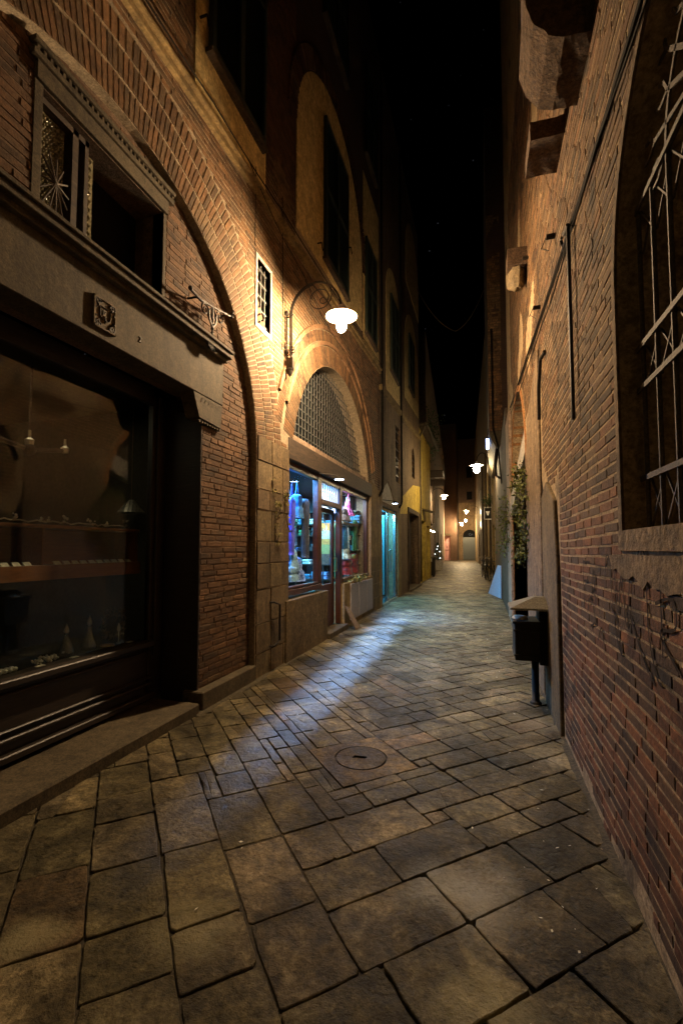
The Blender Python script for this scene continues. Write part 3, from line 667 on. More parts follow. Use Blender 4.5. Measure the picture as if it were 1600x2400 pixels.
# ---- lit shopfront: lunette, beam, timber frame
PQ=PL(-2.6)
lz=[(u,z) for u,z in arc(8,2.48,2.34,a0-2,182-a0,40)]
m=MB(); m.prism(PL(-2.82),lz,-.01,.0); m.build('lunette_glass','grimy_glass',LB)
f=MB(); f.pbox(PL(-2.6),5.7,10.4,2.95,5,-.52,-.5); f.build('dark_room','room_dark',LB)
m=MB(); u=5.9
while u<10.2:
    hh=math.sqrt(max(0,2.25**2-(u-8)**2))+2.48
    if hh>3.05: m.pbox(PL(-2.68),u-.007,u+.007,3.0,hh,-.006,.006)
    u+=.135
z=3.12
while z<4.72:
    hw=math.sqrt(max(0,2.25**2-(z-2.48)**2)); m.pbox(PL(-2.68),8-hw,8+hw,z-.007,z+.007,.006,.014); z+=.135
m.build('lunette_grid','mesh_steel',LB)
m=MB(); m.pbox(P,5.64,10.5,2.72,3.02,-.3,.015); m.build('timber_beam','beam_wood',LB,bevel=.012)
m=MB(); m.prism(P,[(5.70,3.02),(10.42,3.02),(10.40,3.13),(5.78,3.13)],-.22,-.06); m.build('lunette_sill','plaster_pink',LB,bevel=.006)
SF=MB(); A=lambda *k:SF.pbox(PQ,*k)
A(5.68,5.75,.90,2.72,-.05,.04); A(6.98,7.16,.90,2.72,-.05,.045); A(5.75,6.98,2.62,2.72,-.04,.035); A(5.68,7.16,.84,.92,-.06,.06); A(5.68,7.16,.93,.96,-.05,.045)
A(8.18,8.32,.1,2.72,-.05,.046); A(10.26,10.42,.84,2.72,-.05,.04); A(8.32,10.26,2.62,2.72,-.04,.036); A(8.32,10.42,.86,.93,-.06,.06)
A(7.16,8.18,2.62,2.715,-.05,.04); A(7.16,8.18,2.24,2.33,-.06,.05); 
sf2=SF.build('shopfront','red_wood',LB,bevel=.006)
for q_ in ((5.75,6.98,.96,2.62),(8.32,10.26,.93,2.62),(7.16,8.18,2.33,2.62)): f=MB(); f.pbox(PQ,*q_,-.003,.003); f.build('pane','clear_glass',sf2)
f=MB()
for i in range(8): f.pbox(PQ,7.22+i*.12,7.245+i*.12,2.33,2.62,.01,.03)
f.build('transom_bars','white_enamel',sf2)
# the door, set back from the frame
PD=PL(-2.68)
f=MB(); f.pbox(PD,7.20,7.31,.1,2.22,-.02,.02); f.pbox(PD,8.03,8.16,.1,2.22,-.02,.02); f.pbox(PD,7.31,8.03,2.13,2.22,-.02,.02); f.pbox(PD,7.31,8.03,.1,.86,-.018,.015); f.pbox(PD,7.37,7.97,.2,.75,.015,.028)
dr=f.build('door','red_wood',sf2,bevel=.005)
f=MB(); f.pbox(PD,7.31,8.03,.86,2.13,-.004,.004); f.build('pane','clear_glass',dr)
f=MB(); f.tube([PD(8.08,1.32,.02),PD(8.08,1.32,.09),PD(8.08,1.08,.09),PD(8.08,1.08,.02)],.011,8); f.tube([PD(8.08,.95,.02),PD(8.08,.95,.05)],.016,8); f.build('handle','brass',dr,smooth=True)
f=MB(); f.pbox(P,7.2,8.3,-.03,.09,-.3,.08); f.build('doorstep','pietra_stone',LB,bevel=.01)
f=MB(); f.pbox(P,5.54,7.22,-.03,.80,-.3,.035); f.build('cement_riser','cement',LB,bevel=.008)
f=MB(); f.pbox(P,8.25,10.5,-.03,.84,-.3,.01); f.build('riser','plaster_ochre',LB,bevel=.008)
for ua,ub in ((8.62,9.2),(9.24,9.86),(9.90,10.44)): f=MB(); f.pbox(P,ua,ub,.10,.80,.012,.04); f.build('grey_panel','grey_panel',LB,bevel=.006)
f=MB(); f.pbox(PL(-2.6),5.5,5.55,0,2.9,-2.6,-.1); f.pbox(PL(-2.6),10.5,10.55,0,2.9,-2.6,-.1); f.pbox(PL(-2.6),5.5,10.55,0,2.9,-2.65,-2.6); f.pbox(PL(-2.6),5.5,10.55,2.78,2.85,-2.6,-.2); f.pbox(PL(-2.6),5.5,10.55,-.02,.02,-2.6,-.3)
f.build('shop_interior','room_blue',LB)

# ------------------------------------------------------------------ LEFT: further buildings
DB=thing('brown_building','dark brown rendered building with a blue lit glass door under a small pointed arch','building',(-2.5,15,0))
bluedoor=rect(11.62,13.88,-.05,2.62)
ptarch=[(11.72,2.74),(13.42,2.74),(13.40,2.95)]+[(12.95,3.22),(12.52,3.38),(12.1,3.2),(11.74,2.95)]
darkdoor=rect(16.0,18.55,.06,2.78); slit=rect(13.7,14.5,3.55,5.3)
archw=[(17.1,4.2),(17.8,4.2),(17.8,5.0)]+arc(17.45,5.0,.35,0,180,12)[1:]
up1=[(12.3,5.95),(14.5,6.12),(14.5,8.8)]+arc(13.4,8.8,1.1,0,180,16)[1:]
m=MB(); wall(m,P,[(11.4,-.2),(19.3,-.2),(19.3,15),(11.4,15)],[bluedoor,ptarch,darkdoor,slit,archw],0,-.3); m.build('wall','plaster_rough',DB)
m=MB(); m.prism(P,up1,-.02,.012)
m.prism(P,[(15.5,6.75),(19.0,6.95),(19.0,8.6)]+arc(17.25,8.6,1.75,8,172,20)+[(15.5,8.6)],-.02,.012)
m.prism(P,[(15.9,11.2),(19.3,11.2),(19.3,12.4)]+arc(17.6,12.4,1.7,5,175,20)+[(15.9,12.4)],-.02,.012)
m.build('plaster_bay','bay_plaster',DB)
m=MB(); m.prism(P,[(14.4,2.6),(19.3,2.95),(19.3,4.1),(17.3,3.9),(14.9,3.2)],-.02,.008); m.build('plaster_patch','plaster_yellow',DB)
m=MB(); m.pbox(P,11.4,11.62,0,2.9,-.01,.02); m.build('pilaster','plaster_ochre',DB)
m=MB(); m.pbox(P,13.88,14.5,0,2.6,-.01,.02); m.build('pilaster','plaster_ochre',DB)
m=MB(); m.mesh([P(u,z+h,d) for u,z in ((11.4,5.62),(19.3,6.05)) for h in (0,.14) for d in (0,.08)],[(0,1,3,2),(4,5,7,6),(0,4,5,1),(2,3,7,6),(1,5,7,3)]); m.build('string_course','plaster_ochre',DB)
m=MB(); m.prism(P,[(11.66,2.7),(13.48,2.7),(13.46,2.98),(12.98,3.27),(12.52,3.44),(12.05,3.25),(11.68,2.98)],-.25,-.03); m.build('arched_panel','pale_stone',DB)
m=MB(); m.pbox(P,15.9,16.0,0,2.9,0,.05); m.pbox(P,18.55,18.65,0,2.9,0,.05); m.pbox(P,15.9,18.65,2.78,2.95,0,.055); m.build('stone_surround','plaster_dark',DB)
m=MB(); m.pbox(P,15.9,18.6,0,2.9,-.29,-.27); m.pbox(P,17.2,17.3,0,2.8,-.27,-.24); m.build('door','dark_wood',DB)
m=MB(); m.pbox(P,15.8,18.7,-.03,.07,-.2,.14); m.build('doorstep','pietra_stone',DB)
w_=MB(); w_.pbox(P,13.6,14.6,3.5,5.4,-.27,-.26); w_=w_.build('window','black',DB)
m=MB()
for i in range(4): m.pbox(P,13.8+i*.2,13.83+i*.2,3.55,5.3,-.08,-.05)
for i in range(6): m.pbox(P,13.7,14.5,3.75+i*.28,3.78+i*.28,-.05,-.03)
m.build('iron_bars','iron',w_)
w_=MB(); w_.pbox(P,17,17.9,4.1,5.4,-.26,-.25); w_=w_.build('window','black',DB)
m=MB(); 
for i in range(4): m.pbox(P,17.1,17.8,4.4+i*.25,4.42+i*.25,-.06,-.04)
m.build('iron_bars','iron',w_)
for (u0,u1,z0,z1) in ((12.85,14.1,6.7,9.0),(16.3,17.5,7.4,9.4)):
    w_=MB(); w_.pbox(P,u0-.03,u1+.03,z0-.06,z0,0,.08); w_=w_.build('window','plaster_dark',DB); shutter(w_,P,u0,u1,z0,z1,.03)
# blue glass door
f=MB(); Q=PL(-2.58); f.pbox(Q,11.63,11.70,0,2.62,-.03,.03); f.pbox(Q,13.76,13.87,0,2.62,-.03,.05); f.pbox(Q,11.70,13.76,2.52,2.62,-.03,.03); f.pbox(Q,12.68,12.78,.0,2.52,-.025,.035); f.pbox(Q,11.63,13.87,-.02,.07,-.1,.1)
gd=f.build('glass_door','chrome',DB,bevel=.004)
for q_ in (11.7,12.78): f=MB(); f.pbox(Q,q_,q_+.98,.07,2.52,-.004,.004); f.build('pane','clear_glass',gd)
for u in (12.62,12.84): f=MB(); f.tube([Q(u,1.45,.03),Q(u,1.45,.1),Q(u,.85,.1),Q(u,.85,.03)],.014,8); f.build('handle','chrome',gd)
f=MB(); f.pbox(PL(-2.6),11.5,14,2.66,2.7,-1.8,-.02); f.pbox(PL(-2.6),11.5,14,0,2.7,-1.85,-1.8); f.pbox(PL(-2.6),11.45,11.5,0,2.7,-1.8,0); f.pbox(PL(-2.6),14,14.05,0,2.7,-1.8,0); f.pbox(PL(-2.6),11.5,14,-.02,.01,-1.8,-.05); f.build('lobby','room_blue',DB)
f=MB(); n=60
f.mesh([(-2.95-.09*math.sin(i*.9)-.02*math.sin(i*2.3),12.0+i*1.8/n,z) for i in range(n+1) for z in (.1,2.5)],[(2*i,2*i+2,2*i+3,2*i+1) for i in range(n)])
f.build('curtain','curtain_cyan',DB,smooth=True)

YB=thing('yellow_building','low bright yellow building with a gutter along its eaves and dark shop doorways','building',(-2.55,21.5,0))
P2=PL(-2.55)
m=MB(); wall(m,P2,[(19.3,-.2),(23.9,-.2),(23.9,6.75),(19.3,6.75)],[rect(20.1,21.6,.04,2.75),rect(22.2,23.4,.04,2.6)],0,-.3); m.build('wall','plaster_yellow',YB)
m=MB(); m.pbox(P2,20,21.7,0,2.9,-.29,-.27); m.build('door','dark_wood',YB); m=MB(); m.pbox(P2,22,23.5,0,2.7,-.29,-.27); m.build('door','plaster_dark',YB)
m=MB(); m.pbox(P2,19.3,24.3,6.75,6.85,-3,.3); m.build('roof','plaster_dark',YB)
m=MB(); m.tube([P2(19.4,6.78,.36),P2(24.6,6.70,.36)],.07,8); m.tube([P2(19.45,6.75,.3),P2(19.42,6.3,.05),P2(19.42,3.2,.06),P2(19.42,.1,.06)],.05,8); m.build('gutter','pietra_stone',YB,smooth=True)
m=MB(); m.prism(PY(20.8),[(-2.6,3.22),(-2.1,3.1),(-2.1,3.16),(-2.6,3.3)],-.45,.35); m.build('canopy','pietra_stone',YB)

a4,b4=(-2.72,23.9),(-4.45,57.5); P4=PM(a4,b4,1); L4=math.dist(a4,b4)
PB4=thing('pink_building','long pale pinkish building with shop doors further down the left side','building',(-3.2,35,0))
ops=[rect(1.9,2.9,2.9,5.1),rect(4,5.4,.04,2.8),rect(8,9.4,.04,2.8),rect(13,14.6,.04,2.9),rect(20,22,.04,2.9),rect(8,9,4,5.6),rect(14,15,4,5.6)]
m=MB(); wall(m,P4,[(0,-.2),(L4,-.2),(L4,13),(0,13)],ops,0,-.4); m.build('wall','plaster_pink',PB4)
m=MB(); m.pbox(P4,0,.02,0,13,-6,0); m.build('side_wall','brick_dark',PB4)
for k,o in enumerate(ops):
    (u0,z0),(u1,z1)=o[0],o[2]
    m=MB(); m.pbox(P4,u0,u1,z0,z1,-.3,-.28); m.pbox(P4,(u0+u1)/2-.04,(u0+u1)/2+.04,z0,z1,-.28,-.25)
    m.build('window' if z0>1 else 'door','white_enamel' if k in (0,3) else ('curtain_cyan' if k in(2,4) else 'dark_wood'),PB4)
m=MB(); m.prism(PL(0),[(0,0)]*3,0,0) if False else None
m.pbox(P4,.3,3.5,5.55,5.62,0,.85); m.pbox(P4,.3,3.5,5.62,6.2,.80,.84); m.pbox(P4,.3,.36,5.2,5.6,0,.8); m.pbox(P4,3.4,3.5,5.2,5.6,0,.8); m.build('balcony','beam_wood',PB4)
m=MB(); m.tube([P4(5.6,6.5,.06),P4(5.6,3.1,.06)],.05,8); m.tube([P4(.3,5.4,.06),P4(.3,3.0,.06),P4(.2,2.7,.2)],.05,8); m.build('drain_pipe','plaster_dark',PB4)

EB=thing('brick_tower','tall dark brick building closing the alley with a pink door at its foot','building',(-3.8,58,0))
PE=PY(57.6)
m=MB(); wall(m,PE,[(-5.4,-.2),(-2.95,-.2),(-2.95,17),(-5.4,17)],[rect(-4.62,-3.78,.02,3.05)],0,-.3); m.build('wall','brick_far',EB)
m=MB(); m.box(-2.97,-2.95,57.6,62,-.1,17); m.build('side_wall','brick_far',EB)
m=MB(); m.pbox(PE,-4.62,-3.78,0,3.05,-.2,-.15); d_=m.build('door','pink_paint',EB)
m=MB(); m.prism(PE,[(-4.6,3.08),(-3.7,3.08),(-3.7,3.2),(-4.4,3.4)],0,.3); m.build('door_hood','pietra_stone',EB)
m=MB(); m.pbox(PE,-4.45,-3.95,1.28,1.31,-.14,-.135); m.pbox(PE,-4.4,-4.0,1.20,1.225,-.14,-.135); m.pbox(PE,-4.22,-4.17,1.5,1.75,-.14,-.135); m.build('door_lettering','bin_black',d_)
SB=thing('arched_house','pale house at the end of the alley with a rolled shutter under an arch','building',(-1.7,62,0))
PF=PY(62)
opn=[(-2.45,-.05),(-.75,-.05),(-.75,3.1)]+arc(-1.6,3.1,.85,0,180,14)[1:]
m=MB(); wall(m,PF,[(-3.1,-.2),(1.5,-.2),(1.5,7.5),(-3.1,7.5)],[opn],0,-.3); m.build('wall','plaster_rough',SB)
m=MB(); wall(m,PF,[(-3.1,7.5),(1.5,7.5),(1.5,16),(-3.1,16)],[rect(-1.9,-1.2,7.9,9),rect(-1.9,-1.2,10.8,12.3)],0,-.3); m.build('upper_wall','brick_far',SB)
m=MB(); m.pbox(PF,-2.45,-.75,0,2.95,-.25,-.2)
for i in range(28): m.pbox(PF,-2.42,-.78,.05+i*.103,.11+i*.103,-.2,-.17)
m.build('roller_shutter','shutter_grey',SB)
m=MB(); m.pbox(PF,-2.5,-.7,2.95,4.0,-.28,-.24); m.build('arch_panel','black',SB)
m=MB(); m.pbox(PF,-2,-1.1,7.8,9.1,-.29,-.25); m.pbox(PF,-2,-1.1,10.7,12.4,-.29,-.25); m.build('window','black',SB)
text_mesh('sign_lettering','Cri',.42,'sign_dim',SB,facing(-1.45,62.22,3.3,'E'))

# ------------------------------------------------------------------ RIGHT: brick building with the grilled window
PW=PR(.6)
RB=thing('brick_house','brick house on the right with a big grilled arched window and graffiti','building',(.6,3,0))
wa=[(.2,1.58),(2.28,1.58),(2.28,2.68)]+arc(1.46,2.68,.82,0,180,30)[1:]; wa=[(.64,1.58),(2.28,1.58)]+arc(1.46,2.68,.82,0,180,30)
dw=[(6.72,-.05),(9.75,-.05),(9.75,2.6)]+arc(8.235,2.6,1.515,0,180,24)[1:]
m=MB(); wall(m,PW,[(-2,-.2),(10.9,-.2),(10.9,15),(-2,15)],[wa,dw],0,-.45); m.build('wall','mortar_right',RB)
def ok_r(u,z):
    if z<.05+.08*noise.noise(Vector((u*2,0,5))): return False
    if u<2.335+.02*math.sin(z*23) and 1.50<z<2.7 : return False
    if math.hypot(u-1.46,z-2.68)<.88 and z>=2.6: return False
    if u>4.02 and z<3.3: return z>2.4+.5*noise.noise(Vector((u*.8,z*.5,2))) and u<5.0
    if math.hypot(u-8.235,z-2.6)<1.65: return False
    return z<3.0 or noise.noise(Vector((u*.9,z*.8,1)))<.42
m=MB(); bricks(m,PW,.1,9.6,.0,8.5,ok_r,'right',bw=.235,bh=.056,d=.0035,wob=.03); m.build('brickwork','brick',RB)
m=MB(); A_=arc(1.46,2.68,.825,0,180,30); B_=arc(1.46,2.68,.875,0,180,30)
A_=[(2.282,1.52)]+A_+[(.638,1.52)]; B_=[(2.335,1.52)]+B_+[(.585,1.52)]
for i in range(len(A_)-1):
    q=[A_[i],A_[i+1],B_[i+1],B_[i]]; m.mesh([PW(u,z,-.05) for u,z in q]+[PW(u,z,.012) for u,z in q],[(4,5,6,7),(0,1,5,4),(1,2,6,5),(2,3,7,6),(3,0,4,7)])
m.pbox(PW,.5,2.34,1.49,1.578,-.1,.014); m.prism(PW,[(.4,1.488)]+[(2.52-i*.06+.03*noise.noise(Vector((i,1,1))),1.488-(.02 if i<1 else .07+.02*i**.5+.06*noise.noise(Vector((i*.7,3,1))))) for i in range(34)],-.02,.011); m.build('window_surround','plaster_rough',RB)
# plaster piers up to the doorway
m=MB(); m.prism(PW,[(4.05,-.1),(4.93,-.1),(4.95,2.0),(4.6,2.12),(4.15,1.9),(4.06,1.3)],-.02,.03); m.build('plaster_pier','cement',RB,bevel=.008)
m=MB(); m.prism(PW,[(5.1,-.1),(6.68,-.1),(6.68,2.6),(6.3,3.2),(5.1,3.6)],-.02,.022); m.build('plaster_pier','plaster_rough',RB,bevel=.008)
m=MB(); m.prism(PW,[(4.94,-.1),(5.09,-.1),(5.09,2.2),(4.96,2.02)],-.02,.002); m.build('recess_shade','black',RB)  # flat black strip puts the shade of the groove into its colour
A_=[(6.72,0)]+[(8.235-1.515*math.cos(R(t)),2.6+1.515*math.sin(R(t))) for t in range(0,181,6)]+[(9.75,0)]
m=MB()
for i in range(len(A_)-1):
    (u,z),(u2,z2)=A_[i],A_[i+1]; nu=lambda u,z,k:(8.235+(u-8.235)*k, z if z<2.6 else 2.6+(z-2.6)*k)
    q=[(u,z),(u2,z2),nu(u2,z2,1.06),nu(u,z,1.06)]
    m.mesh([PW(*p,-.3) for p in q]+[PW(*p,.016) for p in q],[(4,5,6,7),(0,1,5,4),(2,3,7,6)])
m.build('door_reveal','plaster_orange',RB)
m=MB(); m.pbox(PW,6.6,9.9,-.05,4.2,-.44,-.42); m.build('dark_doorway','plaster_dark',RB)
for q_ in (6.9,8.0,9.0): m=MB(); m.pbox(PW,q_,q_+.65,0,2.4,-.40,-.34); m.build('door_board','plaster_rough',RB,bevel=.005)
m=MB(); m.mesh([PW(6.8,2.95,-.02),PW(9.7,2.15,.05),PW(9.7,2.5,.05),PW(6.8,3.3,-.02),PW(6.8,2.95,-.2),PW(9.7,2.15,-.15),PW(9.7,2.5,-.15),PW(6.8,3.3,-.2)],[(0,1,2,3),(4,5,6,7),(0,1,5,4),(2,3,7,6),(0,3,7,4),(1,2,6,5)]); m.build('slanted_board','pale_stone',RB,bevel=.01)
# grille
gw=MB(); gw.pbox(PW,.5,2.4,1.4,3.7,-.42,-.40); gw=gw.build('window','shop_glass',RB)
m=MB(); m.pbox(PW,.4,2.5,1.2,3.8,-1.3,-1.25); m.build('dark_room','black',gw)
GP=PW; gd_=-.075; m=MB(); br=.008
def bar(u0,z0,u1,z1,r=.0095,d=gd_): m.tube([GP(u0,z0,d),GP(u1,z1,d)],r,6)
def flat(u0,z0,u1,z1,wd=.012,d=gd_):
    dx,dz=u1-u0,z1-z0; L=math.hypot(dx,dz); nx,nz=-dz/L*wd,dx/L*wd
    m.prism(GP,[(u0+nx,z0+nz),(u1+nx,z1+nz),(u1-nx,z1-nz),(u0-nx,z0-nz)],d-.004,d+.004)
us=[2.22-i*.165 for i in range(10)]
for u in us: bar(u,1.58,u,2.97)
for z in (1.80,2.19,2.37,2.97): flat(.66,z,2.27,z,.011,gd_+.010)
for a_,b_ in zip(us,us[1:]):
    for z0,z1 in ((2.19,2.37),(1.585,1.80)): flat(a_,z0,b_,z1,.0035,gd_-.010); flat(a_,z1,b_,z0,.0035,gd_-.013)
    flat(a_,2.97,b_,2.78,.0035,gd_-.010); flat(a_,2.78,b_,2.97,.0035,gd_-.013)
C=(1.5,2.97)
rr=arc(*C,.15,0,180,20); r2=arc(*C,.40,0,180,30); 
for q_ in (rr,r2):
    for k in range(len(q_)-1): flat(*q_[k],*q_[k+1],.009)
for k in range(13):
    t=PI*k/12; L=.56 if k%2 else .44
    hit=math.sqrt(.80**2-(C[0]+L*math.cos(t)-1.46)**2) if abs(C[0]+L*math.cos(t)-1.46)<.8 else 0
    u0,z0=C[0]+.15*math.cos(t),C[1]+.15*math.sin(t); L=min(L,.42+.1*(k%2)); u1,z1=C[0]+L*math.cos(t),C[1]+L*math.sin(t)
    if math.hypot(u1-1.46,z1-2.68)>.79: L*=.85; u1,z1=C[0]+L*math.cos(t),C[1]+L*math.sin(t)
    flat(u0,z0,u1,z1,.009)
    for s_ in (-.55,.55):
        e_=(u1+.07*math.cos(t+s_),z1+.07*math.sin(t+s_)); flat(u1,z1,*e_,.007); flat(*e_,e_[0]+.05*math.cos(t),e_[1]+.05*math.sin(t),.006)
m.build('iron_grille','grille_iron',gw)
# graffiti strokes
m=MB()
def stroke(pts,w=.008):
    q=[Vector((1,0,0))]; P_=[Vector((u,z)) for u,z in pts]; out=[]
    for i in range(len(P_)-1):      # smooth subdivision
        p0=P_[max(i-1,0)];p1=P_[i];p2=P_[i+1];p3=P_[min(i+2,len(P_)-1)]
        for k in range(6):
            t=k/6; out.append(.5*((2*p1)+(p2-p0)*t+(2*p0-5*p1+4*p2-p3)*t*t+(3*p1-p0-3*p2+p3)*t**3))
    out.append(P_[-1]); L=[];Rr=[]
    for i,p in enumerate(out):
        d=(out[min(i+1,len(out)-1)]-out[max(i-1,0)]); d=d.normalized() if d.length>0 else Vector((1,0)); n_=Vector((-d.y,d.x))*w*uni(.8,1.2); L.append(p+n_*.8); Rr.append(p-n_*.8)
    for i in range(len(out)-1):
        m.mesh([PW(*L[i],.0085),PW(*L[i+1],.0085),PW(*Rr[i+1],.0085),PW(*Rr[i],.0085)],[(0,1,2,3)])
for s in ([(3.14,1.42),(3.14,1.30),(3.13,1.16)],[(3.14,1.42),(2.95,1.42)],[(3.13,1.30),(3.0,1.31)],[(2.93,1.20),(2.88,1.38),(2.83,1.2)],[(2.92,1.27),(2.84,1.27)],[(3.05,1.12),(2.95,1.22),(2.86,1.1),(2.98,1.05)],
          [(2.62,1.34),(2.58,1.46),(2.52,1.44),(2.5,1.30),(2.44,1.10),(2.36,1.02),(2.42,1.16),(2.52,1.22)],[(2.45,1.44),(2.40,1.2),(2.33,1.38),(2.27,1.16),(2.2,1.42)],[(2.12,1.44),(2.06,1.50),(2.0,1.44),(2.0,1.2),(1.93,1.04),(1.88,1.02)],[(2.22,1.22),(2.08,1.08),(1.95,1.0)],
          [(1.86,1.40),(1.86,1.12)],[(1.92,1.3),(1.76,1.33),(1.74,1.24),(1.88,1.2),(1.72,1.10)],[(2.05,1.62-.12),(2.06,1.38)],[(2.8,1.0),(2.72,1.08),(2.66,.96)]): stroke(s)
m.build('graffiti','paint_black',RB)
# corbels and brick shaft on the upper wall
m=MB(); m.box(.285,.62,2.57,2.95,4.62,7.8); m.build('brick_shaft','brick_dark',RB,bevel=.012)
m=MB(); bricks(m,PY(2.568),.29,.60,4.66,7.7,lambda u,z:True,'left',bw=.16,bh=.075,d=.008); m.build('brickwork','brick',RB)
m=MB()
pr=[(.62,4.64),(.275,4.64),(.272,4.48),(.31,4.36),(.38,4.27),(.46,4.23),(.62,4.22)]
m.mesh([(x,y,z) for y in (2.54,2.97) for x,z in pr],[(0,1,2,3,4,5,6),(7,8,9,10,11,12,13)]+[(k,(k+1)%7,7+(k+1)%7,7+k) for k in range(7)]); weather(m.build('stone_corbel','corbel_stone',RB),.008)
m=MB(); m.box(.37,.62,3.38,3.74,4.42,4.56); weather(m.build('stone_corbel','corbel_stone',RB),.007)
m=MB(); m.box(.36,.62,6.0,6.35,5.10,5.32); weather(m.build('stone_corbel','corbel_stone',RB),.007)
m=MB(); m.lathe((.48,6.17,4.86),[(.05,0),(.10,.04),(.125,.12),(.12,.24)],9,None,1,1.2,lambda a,k:.12*math.sin(3*a)); weather(m.build('stone_corbel','limestone',RB),.02,2)
m=MB(); m.pbox(PW,9.75,10.9,-.1,4.3,0,.06); m.build('plaster_pier','plaster_pink',RB,bevel=.01)

# further right
VB=thing('overhanging_house','narrow house on the right with a brick upper floor overhanging the alley','building',(.55,17,0))
m=MB(); m.box(.54,.9,10.9,20.5,-.1,4.7); m.build('lower_wall','plaster_dark',VB)
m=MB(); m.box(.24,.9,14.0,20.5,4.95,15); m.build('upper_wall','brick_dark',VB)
m=MB(); bricks(m,PY(13.998),.245,.62,4.96,11.5,lambda u,z: noise.noise(Vector((u*3,z*.8,4)))<.33,'left',bw=.17,bh=.075); m.build('brickwork','brick',VB)
m=MB(); m.mesh([(x,y,z) for y in (14.0,20.5) for x,z in ((.24,4.95),(.62,4.95),(.62,4.5),(.42,4.5),(.30,4.7))],[(0,1,2,3,4),(5,6,7,8,9),(0,4,9,5),(4,3,8,9),(3,2,7,8)]); m.build('corbel','pietra_stone',VB)
m=MB(); m.tube([(.45,13.9,4.4),(.40,13.9,3.9),(.42,13.9,3.6),(.5,13.6,3.5)],.03,8); m.tube([(.34,13.9,8),(.34,13.9,5),(.48,13.8,4.4),(.50,12.5,3.2)],.022,6); m.build('drain_pipe','cable',VB)
a5,b5=(.55,20.5),(-.90,62); P5=PM(a5,b5,-1); L5=math.dist(a5,b5)
YH=thing('ochre_building','ochre plastered building far down the right side with shuttered windows and shop doors','building',(.2,38,0))
ops=[rect(1.2,2.3,4.1,6.0),rect(1.0,2.6,.03,2.6),rect(4,5.4,.03,2.6),rect(8,9.5,.03,2.6),rect(13,15,.03,2.8),rect(22,25,.03,2.8),rect(5,6,4.2,6),rect(10,11,4.2,6)]
m=MB(); wall(m,P5,[(-.2,-.2),(L5,-.2),(L5,14),(-.2,14)],ops,0,-.35); m.build('wall','plaster_ochre',YH)
for k,o in enumerate(ops):
    (u0,z0),(u1,z1)=o[0],o[2]; m=MB(); m.pbox(P5,u0,u1,z0,z1,-.3,-.27); m.pbox(P5,(u0+u1)/2-.04,(u0+u1)/2+.04,z0,z1,-.27,-.24)
    m.build('window' if z0>1 else 'door','shutter_wood' if z0>1 else ('white_enamel' if k in (3,) else 'dark_wood'),YH)
for u in (2.9,7.0,12): m=MB(); m.tube([P5(u,7,.07),P5(u,.1,.07)],.05,8); m.build('drain_pipe','plaster_dark',YH)
m=MB(); m.prism(P5,[(16.5,3),(18.8,3),(18.8,5)]+arc(17.65,5,1.15,0,180,12)[1:],0,.03); m.build('lit_lunette','white_enamel',YH)

